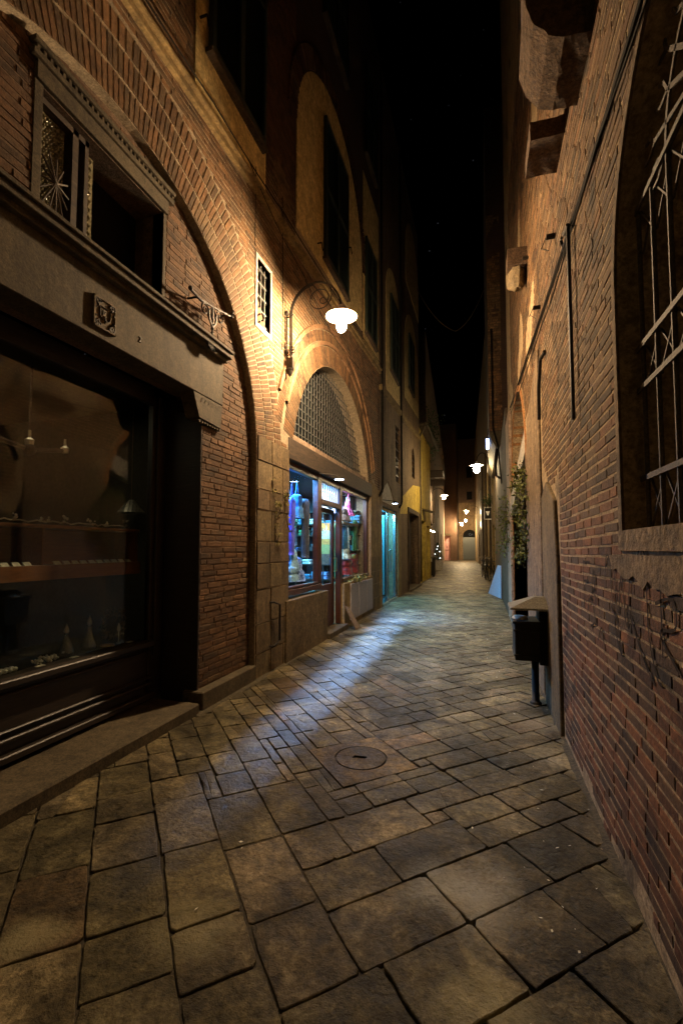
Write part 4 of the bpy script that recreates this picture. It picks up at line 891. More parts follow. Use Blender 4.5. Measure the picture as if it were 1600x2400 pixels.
# ------------------------------------------------------------------ street lamps
def lampshade(root,c,r,bulb='bulb_warm',br=.062):
    m=MB(); m.lathe(c,[(.02,.16),(.035,.15),(.04,.10),(.07,.085),(.12,.055),(r,.005),(r,0),(r-.012,.003),(.11,.042),(.05,.06),(.02,.07)],32); m.build('lamp_shade','white_enamel',root,smooth=True)
    m=MB(); m.ball((c[0],c[1],c[2]-.125),br,16,10,(1,1,1.35)); m.build('bulb',bulb,root,smooth=True)
def big_lamp(Y,bulb,label,group,xw=-2.5,s=1):
    t=thing('street_lamp',label,'street lamp',(xw,Y,4.0),group)
    X=lambda d:xw+s*d
    m=MB(); m.tube([(X(.03),Y,3.93),(X(.03),Y,4.70)],.011,8); m.tube([(X(.03),Y-.02,4.10),(X(.03),Y-.02,4.62)],.006,6)
    m.ball((X(.03),Y,4.66),.035); m.ball((X(.03),Y,4.13),.035); m.tube([(X(.03),Y,3.75),(X(.03),Y,3.95)],[.003,.012],6)
    m.build('wall_rod','iron',t,smooth=True)
    m=MB(); px=.085
    cx,rz=.44,.40; 
    def arcp(ro,a0,a1,n=26): return [(X(cx-ro*math.cos(R(a0+(a1-a0)*i/n))),Y,4.62+(rz/.355)*ro*math.sin(R(a0+(a1-a0)*i/n))*1.0) for i in range(n+1)]
    m.tube([(X(px),Y,3.98)]+arcp(.355,0,90),.013,8); m.tube([(X(px+.022),Y,4.0)]+arcp(.333,0,86),.008,6)
    m.tube([(X(cx-.355*math.cos(R(a))) ,Y,4.62+.40*math.sin(R(a))) for a in range(88,181,4)]+[(X(.795),Y,4.60)],.014,8)
    m.build('arm','iron',t,smooth=True)
    m=MB(); m.tube([(X(.40),Y,5.0),(X(.56),Y,4.80),(X(.66),Y,4.66)],.008,6)
    pts=[]
    for i in range(60):
        k=i/59; a=R(100-k*760); r=.20*(1-k)**.9+.006; cc=(X(.47+.10*k),4.83-.06*k)
        pts.append((cc[0]+s*r*math.cos(a),Y,cc[1]+r*math.sin(a)))
    m.tube(pts,.007,6); m.build('scroll','iron',t,smooth=True)
    m=MB()
    for z in (4.62,4.10):
        m.tube([(X(0),Y,z+.03),(X(.05),Y,z-.02),(X(.09),Y,z),(X(.13),Y,z+.02)],.009,6)
    for k in (-1,1):
        scroll(m,(X(.12),Y+.02*k,4.15),(s,0,0),(0,0,1),.05,.01,1.4,.006,a0=k,sgn=k); scroll(m,(X(.05),Y+.03*k,4.20),(s*.4,k,0),(0,0,1),.055,.01,1.2,.006,a0=1)
    m.tube([(X(.09),Y,4.02),(X(.16),Y,4.20),(X(.26),Y,4.27)],.006,6); m.tube([(X(.06),Y,4.02),(X(.0),Y,4.24)],.006,6)
    m.build('leaf_ornament','iron',t,smooth=True)
    m=MB(); m.box(min(X(.03),X(.13)),max(X(.03),X(.13)),Y-.03,Y+.03,3.90,4.04); m.lathe((X(.08),Y,3.78),[(.001,0),(.03,.04),(.05,.09),(.06,.1),(.03,.12)],10); m.build('socket','iron',t,bevel=.006)
    lampshade(t,(X(.80),Y,4.50),.205,bulb)
    return t
big_lamp(5.5,'bulb_warm','ornate iron bracket street lamp with a glowing white shade above the lit shop','wall street lamps')
def far_lamp(x,y,z,xw,label,bulb='bulb_far',r=.25,br=.125):
    t=thing('street_lamp',label,'street lamp',(xw,y,z),'wall street lamps'); n=14
    m=MB(); m.tube([(xw+(x-xw)*(.5-.5*math.cos(PI*i/n)),y,z+.12+.35*math.sin(PI*i/n)) for i in range(n+1)],.018,6); m.tube([(xw,y,z-.3),(xw,y,z+.2)],.02,6); m.build('arm','iron',t)
    lampshade(t,(x,y,z),r,bulb,br); return t
far_lamp(-.17,18,4.66,.24,'street lamp hanging on the right above the parked bicycles, nearest of the far lamps')
far_lamp(-2.17,28,4.68,-2.86,'starry street lamp on the pinkish building down the left side',br=.085)
far_lamp(-1.42,45,5.1,-.35,'small bright street lamp far down the alley near the end house',br=.11)
far_lamp(-2.35,56.5,4.55,-2.95,'very bright lamp glaring on the end wall beside the tower corner','bulb_end',.25,.13)
far_lamp(-1.9,57.5,5.0,-1.1,'lamp glowing just right of the brightest lamp at the alley end','bulb_far',.22,.10)
far_lamp(-1.3,-4.2,4.6,-2.5,'street lamp on the left wall behind the camera','bulb_back',.12,.06)
# small cold shop spots
def spot(root,loc,target,energy,size,color,blend=.5,rad=.02):
    l=bpy.data.lights.new('spot','SPOT'); l.energy=energy; l.spot_size=R(size); l.spot_blend=blend; l.color=color; l.shadow_soft_size=rad
    o=bpy.data.objects.new('spot_light',l); COL.objects.link(o); o.location=loc; d=Vector(target)-Vector(loc); o.rotation_euler=d.to_track_quat('-Z','Y').to_euler()
    return o
def shopspot(u,z,x,label):
    t=thing('shop_spotlight',label,'spotlight',(-2.48,u,z),'small shop spotlights')
    m=MB(); m.tube([(-2.5,u-.12,z+.10),(x-.06,u-.02,z+.07),(x,u,z+.05)],.012,6); m.build('arm','iron',t)
    m=MB(); m.lathe((x,u,z),[(.02,.07),(.05,.055),(.085,.012),(.085,0),(.07,.006),(.03,.03)],16); m.build('shade','bin_black',t,smooth=True)
    m=MB(); m.lathe((x,u,z+.004),[(.001,.01),(.07,.008),(.074,.0),(.001,-.012)],16); m.build('led_disc','led_cold',t); return t
shopspot(7.0,2.61,-2.2,'small cold white spotlight on the timber beam over the shop door')
shopspot(11.9,2.68,-2.2,'small cold white spotlight over the blue lit glass door')
COLD=(.50,.70,1.); BLUE=(.32,.55,1.)
for y_,e_,w_ in ((9.4,3600,14),(8.4,3800,11),(7.4,4200,9),(6.4,4600,7.4),(5.5,4800,6.2),(4.7,4800,5.4),(4.0,4400,4.8),(3.4,3700,4.4),(2.8,3000,4)): spot(None,(-1.98,11.8,2.64),(-1.66+.035*(5-y_),y_,0),e_,w_,BLUE,1.)  # added fan of narrow beams that lays the long blue streak on the paving
spot(None,(-2.16,11.85,2.62),(-1.35,10.4,0),1900,46,BLUE,1.)
spot(None,(-2.2,7.0,2.56),(-1.8,6.4,0),45,55,BLUE,1.)
# wall spots far left
t=thing('wall_spotlights','pair of small bright spotlights over a shop front beyond the yellow building','spotlight',(-2.8,25.5,2.4))
m=MB(); m.tube([(-2.85,25,2.75),(-2.72,25,2.5)],.015,6); m.tube([(-2.85,26,2.75),(-2.66,26,2.5)],.015,6); m.build('arm','iron',t)
m=MB(); m.ball((-2.70,25,2.46),.055); m.ball((-2.62,26,2.44),.055); m.build('bulb','bulb_far',t)
t=thing('led_floodlight','small blue white floodlight high under the overhanging brick house','floodlight',(.2,17,5.3))
m=MB(); m.box(.16,.26,15,15.1,4.98,5.03); m.tube([(.21,15.1,5.05),(.24,15.3,5.35)],.012,6); m.build('bracket','iron',t)
m=MB(); m.box(.17,.23,14.97,14.99,4.66,4.73); m.box(.17,.23,14.97,14.99,4.77,4.84); m.box(.16,.24,14.99,15.03,4.64,4.97); m.build('lamp_panel','led_blue',t)

def area(loc,sx,sy,energy,color,rot=(0,0,0)):
    l=bpy.data.lights.new('area','AREA'); l.shape='RECTANGLE'; l.size=sx; l.size_y=sy; l.energy=energy; l.color=color
    o=bpy.data.objects.new('interior_area_light',l); COL.objects.link(o); o.location=loc; o.rotation_euler=rot; return o
area((-3.0,6.5,2.7),.3,1.6,420,(.10,.38,1)); area((-4.1,8.2,2.7),.5,3.2,520,(.06,.62,1)); area((-3.0,9.2,2.7),.3,1.6,260,(.6,.8,1))
area((-2.78,12.8,2.58),.1,1.8,360,(.10,.62,1))
area((-3.7,2.6,2.95),.4,1.8,7,(1,.8,.5))  # dim warm fill added to brighten the display shelf, no such lamp known

# ------------------------------------------------------------------ shop window display (lit shop)
cloth('white_cloth',(.75,.8,.72),(.25,.32,.25)); cloth('grey_cloth',(.30,.32,.30)); cloth('violet_cloth',(.10,.10,.75),(.04,.03,.35),.5); cloth('teal_cloth',(.03,.22,.38),(.01,.07,.16))
cloth('blue_cloth',(.04,.13,.40),(.01,.03,.12)); cloth('sequin_cloth',(.30,.45,.80),(.015,.04,.16),.25,26); cloth('dark_cloth',(.04,.045,.05),(.01,.012,.015)); cloth('pale_blue_cloth',(.35,.6,.7),(.08,.2,.3))
cloth('green_cloth',(.13,.30,.09),(.05,.13,.04)); cloth('dark_green_cloth',(.03,.16,.05)); cloth('pink_cloth',(.70,.10,.30),(.30,.03,.16)); cloth('brown_cloth',(.18,.10,.06),(.05,.025,.015)); cloth('red_cloth',(.40,.03,.04),(.10,.01,.015))
cloth('orange_cloth',(.75,.38,.07),(.50,.18,.03),.7,6); cloth('cream_cloth',(.7,.62,.45),(.4,.34,.22)); cloth('lilac_cloth',(.45,.38,.6),(.25,.2,.4))
GS='goods hung in the lit shop window'
def garment(name,label,cat,u,z0,z1,w0,w1,mat,x=-2.85,dep=.10,folds=7,strap=True,waist=.5,wf=.8):
    t=thing(name,label,cat,(x,u,z0),GS); H=z1-z0; n=14; prof=[]
    for i in range(n+1):
        k=i/n; ww=w0+(w1-w0)*k
        if abs(k-waist)<.12: ww*=1-(1-wf)*(1-abs(k-waist)/.12)
        prof.append((max(.004,ww/2*(1 if k<.97 else .6)),H*k))
    ph=uni(0,6); m=MB(); m.lathe((x,u,z0),prof,36,None,min(1,dep/(max(w0,w1)/2)),1,lambda a,k:.13*math.sin(folds*a+ph+k*1.5)*(1-.6*k)+.04*math.sin(13*a+5*k)); m.build('fabric',mat,t,smooth=True)
    if strap:
        m=MB()
        for s in (-1,1): m.tube([(x,u+s*w1*.3,z1-.02),(x,u+s*w1*.12,z1+.12),(x,u,z1+.22)],.006,5)
        m.build('strap',mat,t)
    return t
garment('blouse','white patterned top hanging by straps at the upper left of the lit window','garment',6.05,2.0,2.38,.30,.26,'white_cloth')
garment('grey_dress','long grey dress hanging under the white top at the left edge of the window','garment',6.06,1.42,1.98,.34,.26,'grey_cloth',-2.95,strap=False)
garment('violet_scarf','vivid violet blue scarf hanging long beside the grey dress','scarf',6.42,1.40,2.28,.12,.17,'violet_cloth',-2.78,.05,4)
garment('blue_scarf','narrow blue scarf trailing below the violet one','scarf',6.55,1.25,1.75,.20,.10,'blue_cloth',-2.88,.05,5,False)
garment('sleeveless_vest','teal blue top hanging by long pale straps near the window post','garment',6.72,1.98,2.36,.32,.22,'teal_cloth',-2.82)
garment('dark_dress','black dress hanging at the back behind the teal top','garment',7.15,1.55,2.3,.36,.28,'dark_cloth',-3.15,.12)
garment('shoulder_bag','pale blue shoulder bag hanging half way down the left window','bag',6.55,1.15,1.48,.26,.12,'pale_blue_cloth',-2.80,.08,3)
garment('dark_skirt','dark blue skirt at the bottom left of the window','garment',6.2,.98,1.28,.42,.24,'blue_cloth',-2.88,.12,9,False)
garment('sequin_skirt','sparkling blue sequined skirt at the bottom beside the window post','garment',6.72,.98,1.36,.44,.16,'sequin_cloth',-2.82,.12,8,False)
garment('brown_bundle','brown fur bundle lying above the dark blue skirt','garment',6.28,1.22,1.46,.34,.14,'brown_cloth',-2.92,.12,5,False)
garment('grey_jacket','dark grey jacket hanging low at the left edge above the blue skirt','garment',5.95,1.02,1.40,.22,.2,'dark_cloth',-2.75,.09,5,False)
garment('green_dress','long green dress hanging at the left of the right hand window','garment',8.75,1.02,2.0,.42,.30,'green_cloth',-2.80,.08,9)
garment('dark_green_cloth','dark green cloth hanging at the right edge of the right hand window','garment',10.05,1.45,2.15,.26,.22,'dark_green_cloth',-2.78,.06,5)
garment('pink_parasol','bright pink folded parasol hanging at the top right of the window','parasol',9.72,2.22,2.58,.42,.10,'pink_cloth',-2.85,.14,12)
garment('violet_parasol','purple folded parasol hanging left of the pink one','parasol',9.25,2.24,2.60,.40,.12,'lilac_cloth',-2.92,.14,11)
garment('brown_fan_skirt','brown pleated skirt spread like a fan above the plank','garment',9.3,2.08,2.36,.7,.2,'brown_cloth',-2.80,.10,16,False)
garment('red_cushion','dark red cushions heaped at the bottom of the right hand window','cushion',9.5,.94,1.25,.62,.5,'red_cloth',-2.85,.16,4,False)
garment('crimson_cloth','crimson cloth bundle at the lower right corner of the window','garment',10.0,.95,1.38,.36,.26,'red_cloth',-2.82,.12,6,False)
garment('white_dog_toy','grey and white fluffy bag sitting above the red cushions','bag',9.35,1.28,1.50,.32,.24,'white_cloth',-2.82,.12,6,False)
garment('navy_dress','navy dress hanging low between the violet scarf and the window post','garment',6.62,1.36,1.95,.26,.20,'blue_cloth',-2.95,.09,6,False)
garment('black_boa','black feathery boa hanging beside the teal top','scarf',6.88,1.35,2.3,.12,.14,'dark_cloth',-2.74,.07,9,False)
garment('teal_sarong','bright teal sarong draped at the lower middle of the left window','garment',6.42,1.0,1.22,.30,.22,'pale_blue_cloth',-2.76,.08,7,False)
t=thing('backpack','dark backpack with pale number 25 hanging in the right hand window','backpack',(-2.8,9.3,1.45),GS)
m=MB(); m.lathe((-2.82,9.35,1.46),[(.05,0),(.17,.04),(.19,.2),(.18,.36),(.12,.47),(.03,.52)],20,None,.5,1); m.build('body','teal_cloth',t,smooth=True)
m=MB(); m.tube([(-2.72,9.27,1.94),(-2.71,9.27,1.7),(-2.71,9.30,1.5)],.014,6); m.tube([(-2.75,9.35,1.96),(-2.75,9.35,2.1)],.01,6); m.build('strap','white_cloth',t)
text_mesh('number','25',.13,'card_white',t,facing(-2.715,9.42,1.72,'L'))
t=thing('ball','small yellow green ball lying among the red cushions','ball',(-2.7,9.65,1.28),GS); m=MB(); m.ball((-2.70,9.65,1.32),.055); m.build('shell','leaf_pale',t,smooth=True)
t=thing('plank_shelf','pale plank hanging across the right hand window under the parasols','shelf',(-2.8,9.5,2.02)); m=MB(); m.box(-3.0,-2.72,8.95,10.2,2.0,2.05); m.build('board','plank_wood',t,bevel=.006)
m=MB(); m.tube([(-2.86,9.1,2.03),(-2.86,9.1,2.75)],.005,5); m.tube([(-2.86,10.1,2.03),(-2.86,10.1,2.75)],.005,5); m.build('cord','cable',t)
for k,(u0,u1,z0,z1,lab) in enumerate(((9.0,9.35,1.65,2.0,'pale display board behind the dark backpack'),(9.75,10.15,1.25,1.62,'pale blue display board at the lower right of the window'),(10.12,10.22,1.6,2.7,'tall white display panel along the right edge of the window'),(8.35,8.75,2.2,2.6,'cream display card at the upper left of the right hand window'))):
    m=MB(); m.box(-3.02,-3.0,u0,u1,z0,z1); tag(m.build('display_board','pale_blue_cloth' if k!=3 else 'cream_cloth'),lab,'display board',GS)
t=thing('orange_banner','orange and cream patterned banner hanging inside the shop door','banner',(-3.2,9.2,1.2)); 
for z0,z1,mt in ((1.88,2.04,'orange_cloth'),(1.70,1.88,'cream_cloth'),(1.58,1.70,'orange_cloth'),(1.38,1.58,'leaf_pale'),(1.16,1.38,'brown_cloth')):
    m=MB(); m.mesh([(-3.30,9.2,z0),(-3.12,9.24,z0),(-3.12,9.24,z1-.003),(-3.30,9.2,z1-.003),(-3.30,9.23,z0),(-3.12,9.27,z0),(-3.12,9.27,z1-.003),(-3.30,9.23,z1-.003)],[(0,1,2,3),(4,5,6,7),(0,1,5,4),(1,2,6,5),(2,3,7,6),(3,0,4,7)]); m.build('panel',mt,t)
t=thing('door_emblem','round pale lettered emblem stuck inside the door glass','sticker',(-2.70,7.6,1.7)); m=MB()
c=(7.62,1.88)
for r in (.15,.125):
    pts=[(-2.695,c[0]+r*1.35*math.cos(2*PI*i/30),c[1]+r*math.sin(2*PI*i/30)) for i in range(31)]; m.tube(pts,.004,4)
for k in range(9): 
    a=R(160-k*17.5); m.tube([(-2.695,c[0]+.1*1.35*math.cos(a),c[1]+.02+.06*math.sin(a)),(-2.695,c[0]+.12*1.35*math.cos(a),c[1]+.02+.085*math.sin(a))],.005,4)
m.tube([(-2.695,c[0]-.1,c[1]-.02),(-2.695,c[0],c[1]-.06),(-2.695,c[0]+.1,c[1]-.02)],.006,4); m.build('outline','card_white',t)
# shelves with folded goods
t=thing('back_shelves','tall dark shelves with cyan lit goods at the far end of the lit shop','shelves',(-3.8,10.3,0))
m=MB(); LV=(.75,1.10,1.43,1.79,2.05,2.35)
for z in LV: m.box(-5.0,-2.75,10.12,10.48,z,z+.022)
for x in (-5.0,-4.3,-3.6,-2.95): m.box(x,x+.025,10.13,10.48,.1,2.7)
m.build('board','dark_wood',t)
for z in LV[:5]:
    x=-4.95
    while x<-2.85:
        wd=uni(.14,.27); mt=random.choice(['pale_blue_cloth','blue_cloth','teal_cloth','white_cloth','sequin_cloth','teal_cloth','dark_cloth','cream_cloth','dark_green_cloth']); hh=uni(.06,.2)
        m=MB(); n=random.choice((2,3,4))
        for q in range(n): m.box(x+uni(0,.02),x+wd-uni(0,.02),10.15+uni(-.02,.02),10.42,z+.022+hh*q/n,z+.022+hh*(q+.9)/n)
        tag(m.build('folded_clothes',mt,bevel=.01),'small stack of folded clothes on the cyan lit shelves of the shop','clothes stack','folded clothes on the shop shelves'); x+=wd+uni(.02,.10)
t=thing('display_plant','small bushy green plant hanging behind the teal top in the window','plant',(-3.0,7.0,1.75)); m=MB(); leafball(m,(-3.05,7.02,1.95),(.08,.11,.08),160,.05); m.build('foliage','leafy',t)
m=MB(); m.lathe((-3.05,7.02,1.75),[(.04,0),(.07,.1),(.075,.1),(.05,.11)],12); m.build('pot','terracotta',t)
t=thing('ceiling_tubes','row of glowing cyan tubes on the shop ceiling','ceiling light',(-3.4,7.5,2.7)); 
for (x,u0,u1) in ((-3.3,5.9,7.1),(-4.2,6.9,8.3),(-3.2,8.6,9.9)): m=MB(); m.tube([(x,u0,2.74),(x,u1,2.74)],.018,8); m.build('tube','tube_cyan',t)

# ------------------------------------------------------------------ goods behind the dark shop window
t=thing('display_case','long wooden display shelf with compartments behind the dark shop window','display shelf',(-3.2,2.4,1.27))
m=MB(); m.box(-3.30,-3.14,.7,3.63,1.26,1.37); m.box(-3.42,-3.14,.7,3.63,1.365,1.372); m.box(-3.44,-3.16,.7,3.63,1.655,1.68)
for u in (1.0,1.72,2.62,3.60): m.box(-3.43,-3.17,u,u+.022,1.372,1.655)
m.build('case','shelf_wood',t,bevel=.003); m=MB(); m.box(-3.46,-3.44,.7,3.63,1.26,1.68); m.build('back','shelf_wood',t)
u=1.08
while u<3.5:
    if min(abs(u-q) for q in (1.0,1.72,2.62,3.60))>.06:
        m=MB(); m.mesh([(-3.17,u,1.373),(-3.17,u+.055,1.373),(-3.20,u+.055,1.40),(-3.20,u,1.40),(-3.19,u,1.373),(-3.19,u+.055,1.373),(-3.205,u+.055,1.40),(-3.205,u,1.40)],[(0,1,2,3),(4,5,6,7),(0,1,5,4),(0,3,7,4),(1,2,6,5)])
        tag(m.build('price_card','card_white'),'little white price card propped on the wooden display shelf','price card','price cards on the wooden shelf')
    u+=.083
m=MB()
pts=[(-3.30+.03*math.sin(i*.9),.75+i*.055,1.70+.018*abs(math.sin(i*1.3))) for i in range(54)]; m.tube(pts,.006,5)
for p in pts[::4]:
    for k in range(5): q=(p[0]+uni(-.03,.03),p[1]+uni(-.03,.03),p[2]+uni(0,.05)); m.ball(q,uni(.006,.014),6,4)
tag(m.build('glass_garland','silver'),'glittering silver garland lying along the top of the wooden display shelf','garland')
for k,(u,lab) in enumerate(((2.83,'clear glass bottle with a pointed stopper, left of the two on the dark shop sill'),(3.05,'taller clear glass bottle, right of the two on the dark shop sill'))):
    t=thing('glass_bottle',lab,'bottle',(-3.15,u,.655),'glass bottles'); s=1+.15*k
    m=MB(); m.lathe((-3.14,u,.655),[(.001,0),(.05*s,.005),(.058*s,.03),(.04*s,.09),(.016,.14*s),(.013,.17*s),(.02,.175*s)],20); m.build('body','bottle_glass',t,smooth=True)
    m=MB(); m.lathe((-3.14,u,.655),[(.012,.176*s),(.02,.19*s),(.016,.21*s),(.002,.25*s)],12); m.build('stopper','silver',t,smooth=True)
def sillthing(name,label,cat,u,fn,mat,x=-3.10):
    m=MB(); fn(m,x,u,.655); tag(m.build(name,mat,smooth=False),label,cat,'ornaments on the dark shop sill')
def beads(m,x,u,z):
    for i in range(46): m.ball((x+uni(-.05,.05),u+uni(-.09,.09),z+.012+uni(0,.03)),uni(.006,.013),6,4)
sillthing('bead_heap','heap of shining beads on the dark shop sill before the bottles','beads',2.62,beads,'silver')
sillthing('silver_bangles','two rows of silver bangles on the dark shop sill','jewellery',2.32,lambda m,x,u,z:[m.lathe((x+.03*(i%2)-.02,u+.035*(i//2)-.08,z),[(.012,0),(.018,.006),(.018,.022),(.012,.028)],10) for i in range(10)],'silver')
sillthing('silver_tube','polished silver cylinder lying on the sill at the left edge of the photo','ornament',1.98,lambda m,x,u,z:m.tube([(x,u-.14,z+.035),(x,u+.05,z+.035)],.033,16),'silver')
sillthing('coiled_necklace','coiled necklace at the right end of the dark shop sill','jewellery',3.2,lambda m,x,u,z:scroll(m,(x,u,z+.01),(1,0,0),(0,1,0),.06,.01,3,.006),'brass')
sillthing('small_figurine','small pale figurine on a thin stem near the right end of the sill','figurine',3.33,lambda m,x,u,z:m.lathe((x,u,z),[(.02,0),(.018,.01),(.004,.02),(.004,.1),(.014,.12),(.012,.15),(.003,.18)],10),'card_white')
for i,(u,x) in enumerate(((2.12,-3.06),(2.50,-3.04),(2.78,-3.03),(3.38,-3.05))):
    m=MB(); m.box(x-.02,x+.015,u,u+.06,.656,.66); tag(m.build('sill_card','card_white'),'flat white price card lying on the dark shop sill','price card','price cards on the dark sill')
t=thing('basket_wreath','round wicker wreath standing at the right end of the dark shop sill','wreath',(-3.25,3.42,.66)); m=MB()
for k in range(160):
    a=uni(0,6.28); r=.12+uni(-.03,.03); p=(-3.25+uni(-.03,.03),3.42+r*math.cos(a),.80+r*math.sin(a)); q=(p[0]+uni(-.02,.02),p[1]+uni(-.04,.04),p[2]+uni(-.04,.04)); m.tube([p,q],.004,4)
m.build('wicker','plank_wood',t)
t=thing('pendant_lamp','small pyramid shaped pendant lamp shade of shiny plates hanging in the dark shop','pendant lamp',(-3.6,4.03,1.9)); m=MB()
for r in range(5):
    n=8+r*3
    for k in range(n):
        a=2*PI*(k+.5*(r%2))/n; rr=.025+r*.024; z=2.02-r*.028; b=PI/n*.85
        m.mesh([(-3.6+rr*math.cos(a-b),4.0+rr*math.sin(a-b),z),(-3.6+rr*math.cos(a+b),4.0+rr*math.sin(a+b),z),(-3.6+(rr+.02)*math.cos(a+b),4.0+(rr+.02)*math.sin(a+b),z-.025),(-3.6+(rr+.02)*math.cos(a-b),4.0+(rr+.02)*math.sin(a-b),z-.025)],[(0,1,2,3)])
m.build('shade','silver',t); m=MB(); m.tube([(-3.6,4.0,2.02),(-3.6,4.0,3.05)],.003,5); m.build('cord','plank_wood',t)
t=thing('chandelier','dark hanging lamp on a rod behind the dark shop glass','chandelier',(-3.5,2.8,2.3)); m=MB(); m.tube([(-3.5,2.75,3.05),(-3.5,2.75,2.35)],.008,6); m.ball((-3.5,2.75,2.30),.05); m.tube([(-3.5,2.35,2.36),(-3.5,2.75,2.30),(-3.5,3.1,2.36)],.02,6); m.build('frame','beam_wood',t)
m=MB()
for u in (2.4,2.75,3.08): m.lathe((-3.5,u,2.34),[(.03,0),(.035,.04),(.012,.06),(.01,.12)],10)
m.build('candle_cup','silver',t)

# ------------------------------------------------------------------ things in the alley
t=thing('wall_bracket','black wrought iron sign bracket with scrolls on the brickwork right of the dark shop','bracket',(-2.55,3.9,3.5))
m=MB(); X_=-2.46; U,Z=3.74,3.86
m.tube([(X_,3.40,Z-.04),(X_,3.55,Z-.055),(X_,U,Z-.02),(X_,3.95,Z+.02),(X_,4.08,Z+.05)],.013,8); m.ball((X_,4.08,Z+.05),.024); m.ball((X_,4.10,Z+.10),.016); m.ball((X_,3.39,Z-.03),.022)
m.tube([(-2.57,3.5,Z-.05),(X_,3.5,Z-.05)],.01,6); m.tube([(-2.57,3.98,Z+.02),(X_,3.98,Z+.02)],.01,6)
m.tube([(X_,U,Z-.02),(X_,U,Z-.34)],.011,6)
for s_ in (-1,1):
    scroll(m,(X_,U+s_*.13,Z-.09+.02*s_),(0,s_,0),(0,0,1),.062,.012,1.4,.0085,a0=2.6,sgn=-1); m.tube([(X_,U+s_*.07,Z-.07),(X_,U+s_*.05,Z-.17),(X_,U,Z-.23)],.010,6)
    m.tube([(X_,U,Z-.02),(X_,U+s_*.06,Z-.09),(X_,U,Z-.16)],.007,6); scroll(m,(X_,U+s_*.035,Z-.33),(0,s_,0),(0,0,1),.03,.008,1.2,.007,a0=1.5)
for k in range(5): m.ball((X_,U,Z-.17-k*.035),.018-.002*abs(k-2),8,6)
m.build('bracket_arm','iron',t); m=MB()
for k in range(18): a=R(-200+k*13); m.tube([(X_,U+.0,Z-.41),(X_+.02,U+.10*math.cos(a),Z-.42+.05*math.sin(a))],[.014,.002],4)
m.build('leaf_end','iron',t)
# cables
def cable(name,label,pts,r=.006,n=14,sag=0):
    m=MB(); out=[]
    for i in range(len(pts)-1):
        a,b=Vector(pts[i]),Vector(pts[i+1])
        for k in range(n): t_=k/n; p=a.lerp(b,t_); p.z-=4*sag*t_*(1-t_); out.append(p)
    out.append(Vector(pts[-1])); m.tube(out,r,6); return tag(m.build(name,'cable'),label,'cable')
cable('wall_cable','thick black cable climbing across the right hand brick wall past the big window',[(.585,.6,3.38),(.585,1.8,3.50),(.585,3.24,3.62),(.585,6,3.95),(.59,9.9,4.41)],.011,10,.012)
cable('wall_cable','thinner cable just under the thick one on the right hand wall',[(.58,.6,3.31),(.58,2.48,3.53),(.58,3.6,3.61),(.585,9.8,4.33)],.006,10,.02)
cable('wall_cable','thin loose cable below the others where they pass the iron rod on the right wall',[(.575,3.1,3.55),(.57,4.6,3.62),(.58,9.7,4.22)],.005,12,.05)
cable('string_course_cable','black cable following the string course of the big brick building',[(-2.40,1.6,zs(1.6)+.18),(-2.40,3.6,zs(3.6)+.17),(-2.40,5.2,zs(5.2)+.16),(-2.40,11.3,zs(11.3)+.15)],.008,16,.03)
cable('loose_wire','thin wire sagging from the plaster bay down behind the bracket street lamp',[(-2.44,4.4,5.85),(-2.40,5.9,5.45),(-2.42,7.6,5.2),(-2.45,11,5.6)],.005,10,.08)
cable('hanging_wires','pair of wires dropping down the brick wall to the street lamp bracket',[(-2.48,5.36,6.2),(-2.48,5.40,4.66),(-2.47,5.36,4.1)],.005)
cable('hanging_wires','single wire dropping beside the little barred window',[(-2.48,4.62,6.0),(-2.485,4.62,5.05)],.004)
cable('sky_cable','pale wire sagging between the two sides of the alley against the night sky',[(-2.45,18.5,12.3),(-.9,18.5,10.25),(.3,18.5,12.0)],.012,14,.35)
bpy.data.objects['sky_cable'].data.materials[0]=MATS['pietra_stone']
t=thing('iron_rod','long dark iron rod on the right wall hanging from a hooked bracket','iron rod',(.58,3.2,2.3))
m=MB(); m.tube([(.565,3.18,3.60),(.565,3.17,2.32)],.013,8); m.tube([(.60,3.55,3.80),(.57,3.35,3.66),(.56,3.16,3.60)],.012,6); m.build('rod','iron',t)
m=MB(); m.tube([(.60,3.50,3.62),(.565,3.46,3.70),(.56,3.38,3.66)],.01,6); m.build('hook','iron',t)
t=thing('curved_iron_tie','shorter curved dark iron tie bar on the right wall beyond the long rod','iron bar',(.58,4.8,2.8)); m=MB(); m.tube([(.585,4.55,3.34),(.56,4.68,3.32),(.56,4.85,3.1),(.575,5.0,2.82)],.018,8); m.build('bar','iron',t)
for (u,z,lab) in ((3.9,4.02,'rusty bolt stub with loose wires on the right wall left of the long rod'),(4.9,3.95,'small hooked clamp on the right wall beyond the bolt stub'),(5.9,5.1,'small iron cleat beside the timber corbel')):
    m=MB(); m.tube([(.6,u,z),(.53,u,z)],.022,8); m.tube([(.53,u,z),(.5,u+.05,z-.06),(.52,u+.12,z-.02),(.55,u+.02,z-.1)],.004,4); tag(m.build('wall_hook','iron'),lab,'hook','small ironwork on the right wall')
t=thing('pillar_handle','black iron hand rail fixed upright on the foot of the stone pillar','hand rail',(-2.45,5.2,.3)); m=MB(); m.tube([(-2.49,5.09,.84),(-2.44,5.12,.84),(-2.42,5.24,.80),(-2.42,5.24,.36),(-2.44,5.12,.31),(-2.49,5.09,.31)],.013,8); m.build('rail','iron',t)
for (u,z0,z1,lab,sp) in ((11.5,2.95,6.0,'dark drain pipe ending in a bend above the blue lit glass door',-2.44),(14.45,2.9,12,'thin drain pipe between the glass door and the dark doorway',-2.44)):
    m=MB(); m.tube([(sp,u,15),(sp,u,z0+.1),(sp,u-.1,z0),(sp-.04,u-.25,z0-.12)],.034,10); tag(m.build('drain_pipe','cable',smooth=True),lab,'drain pipe')
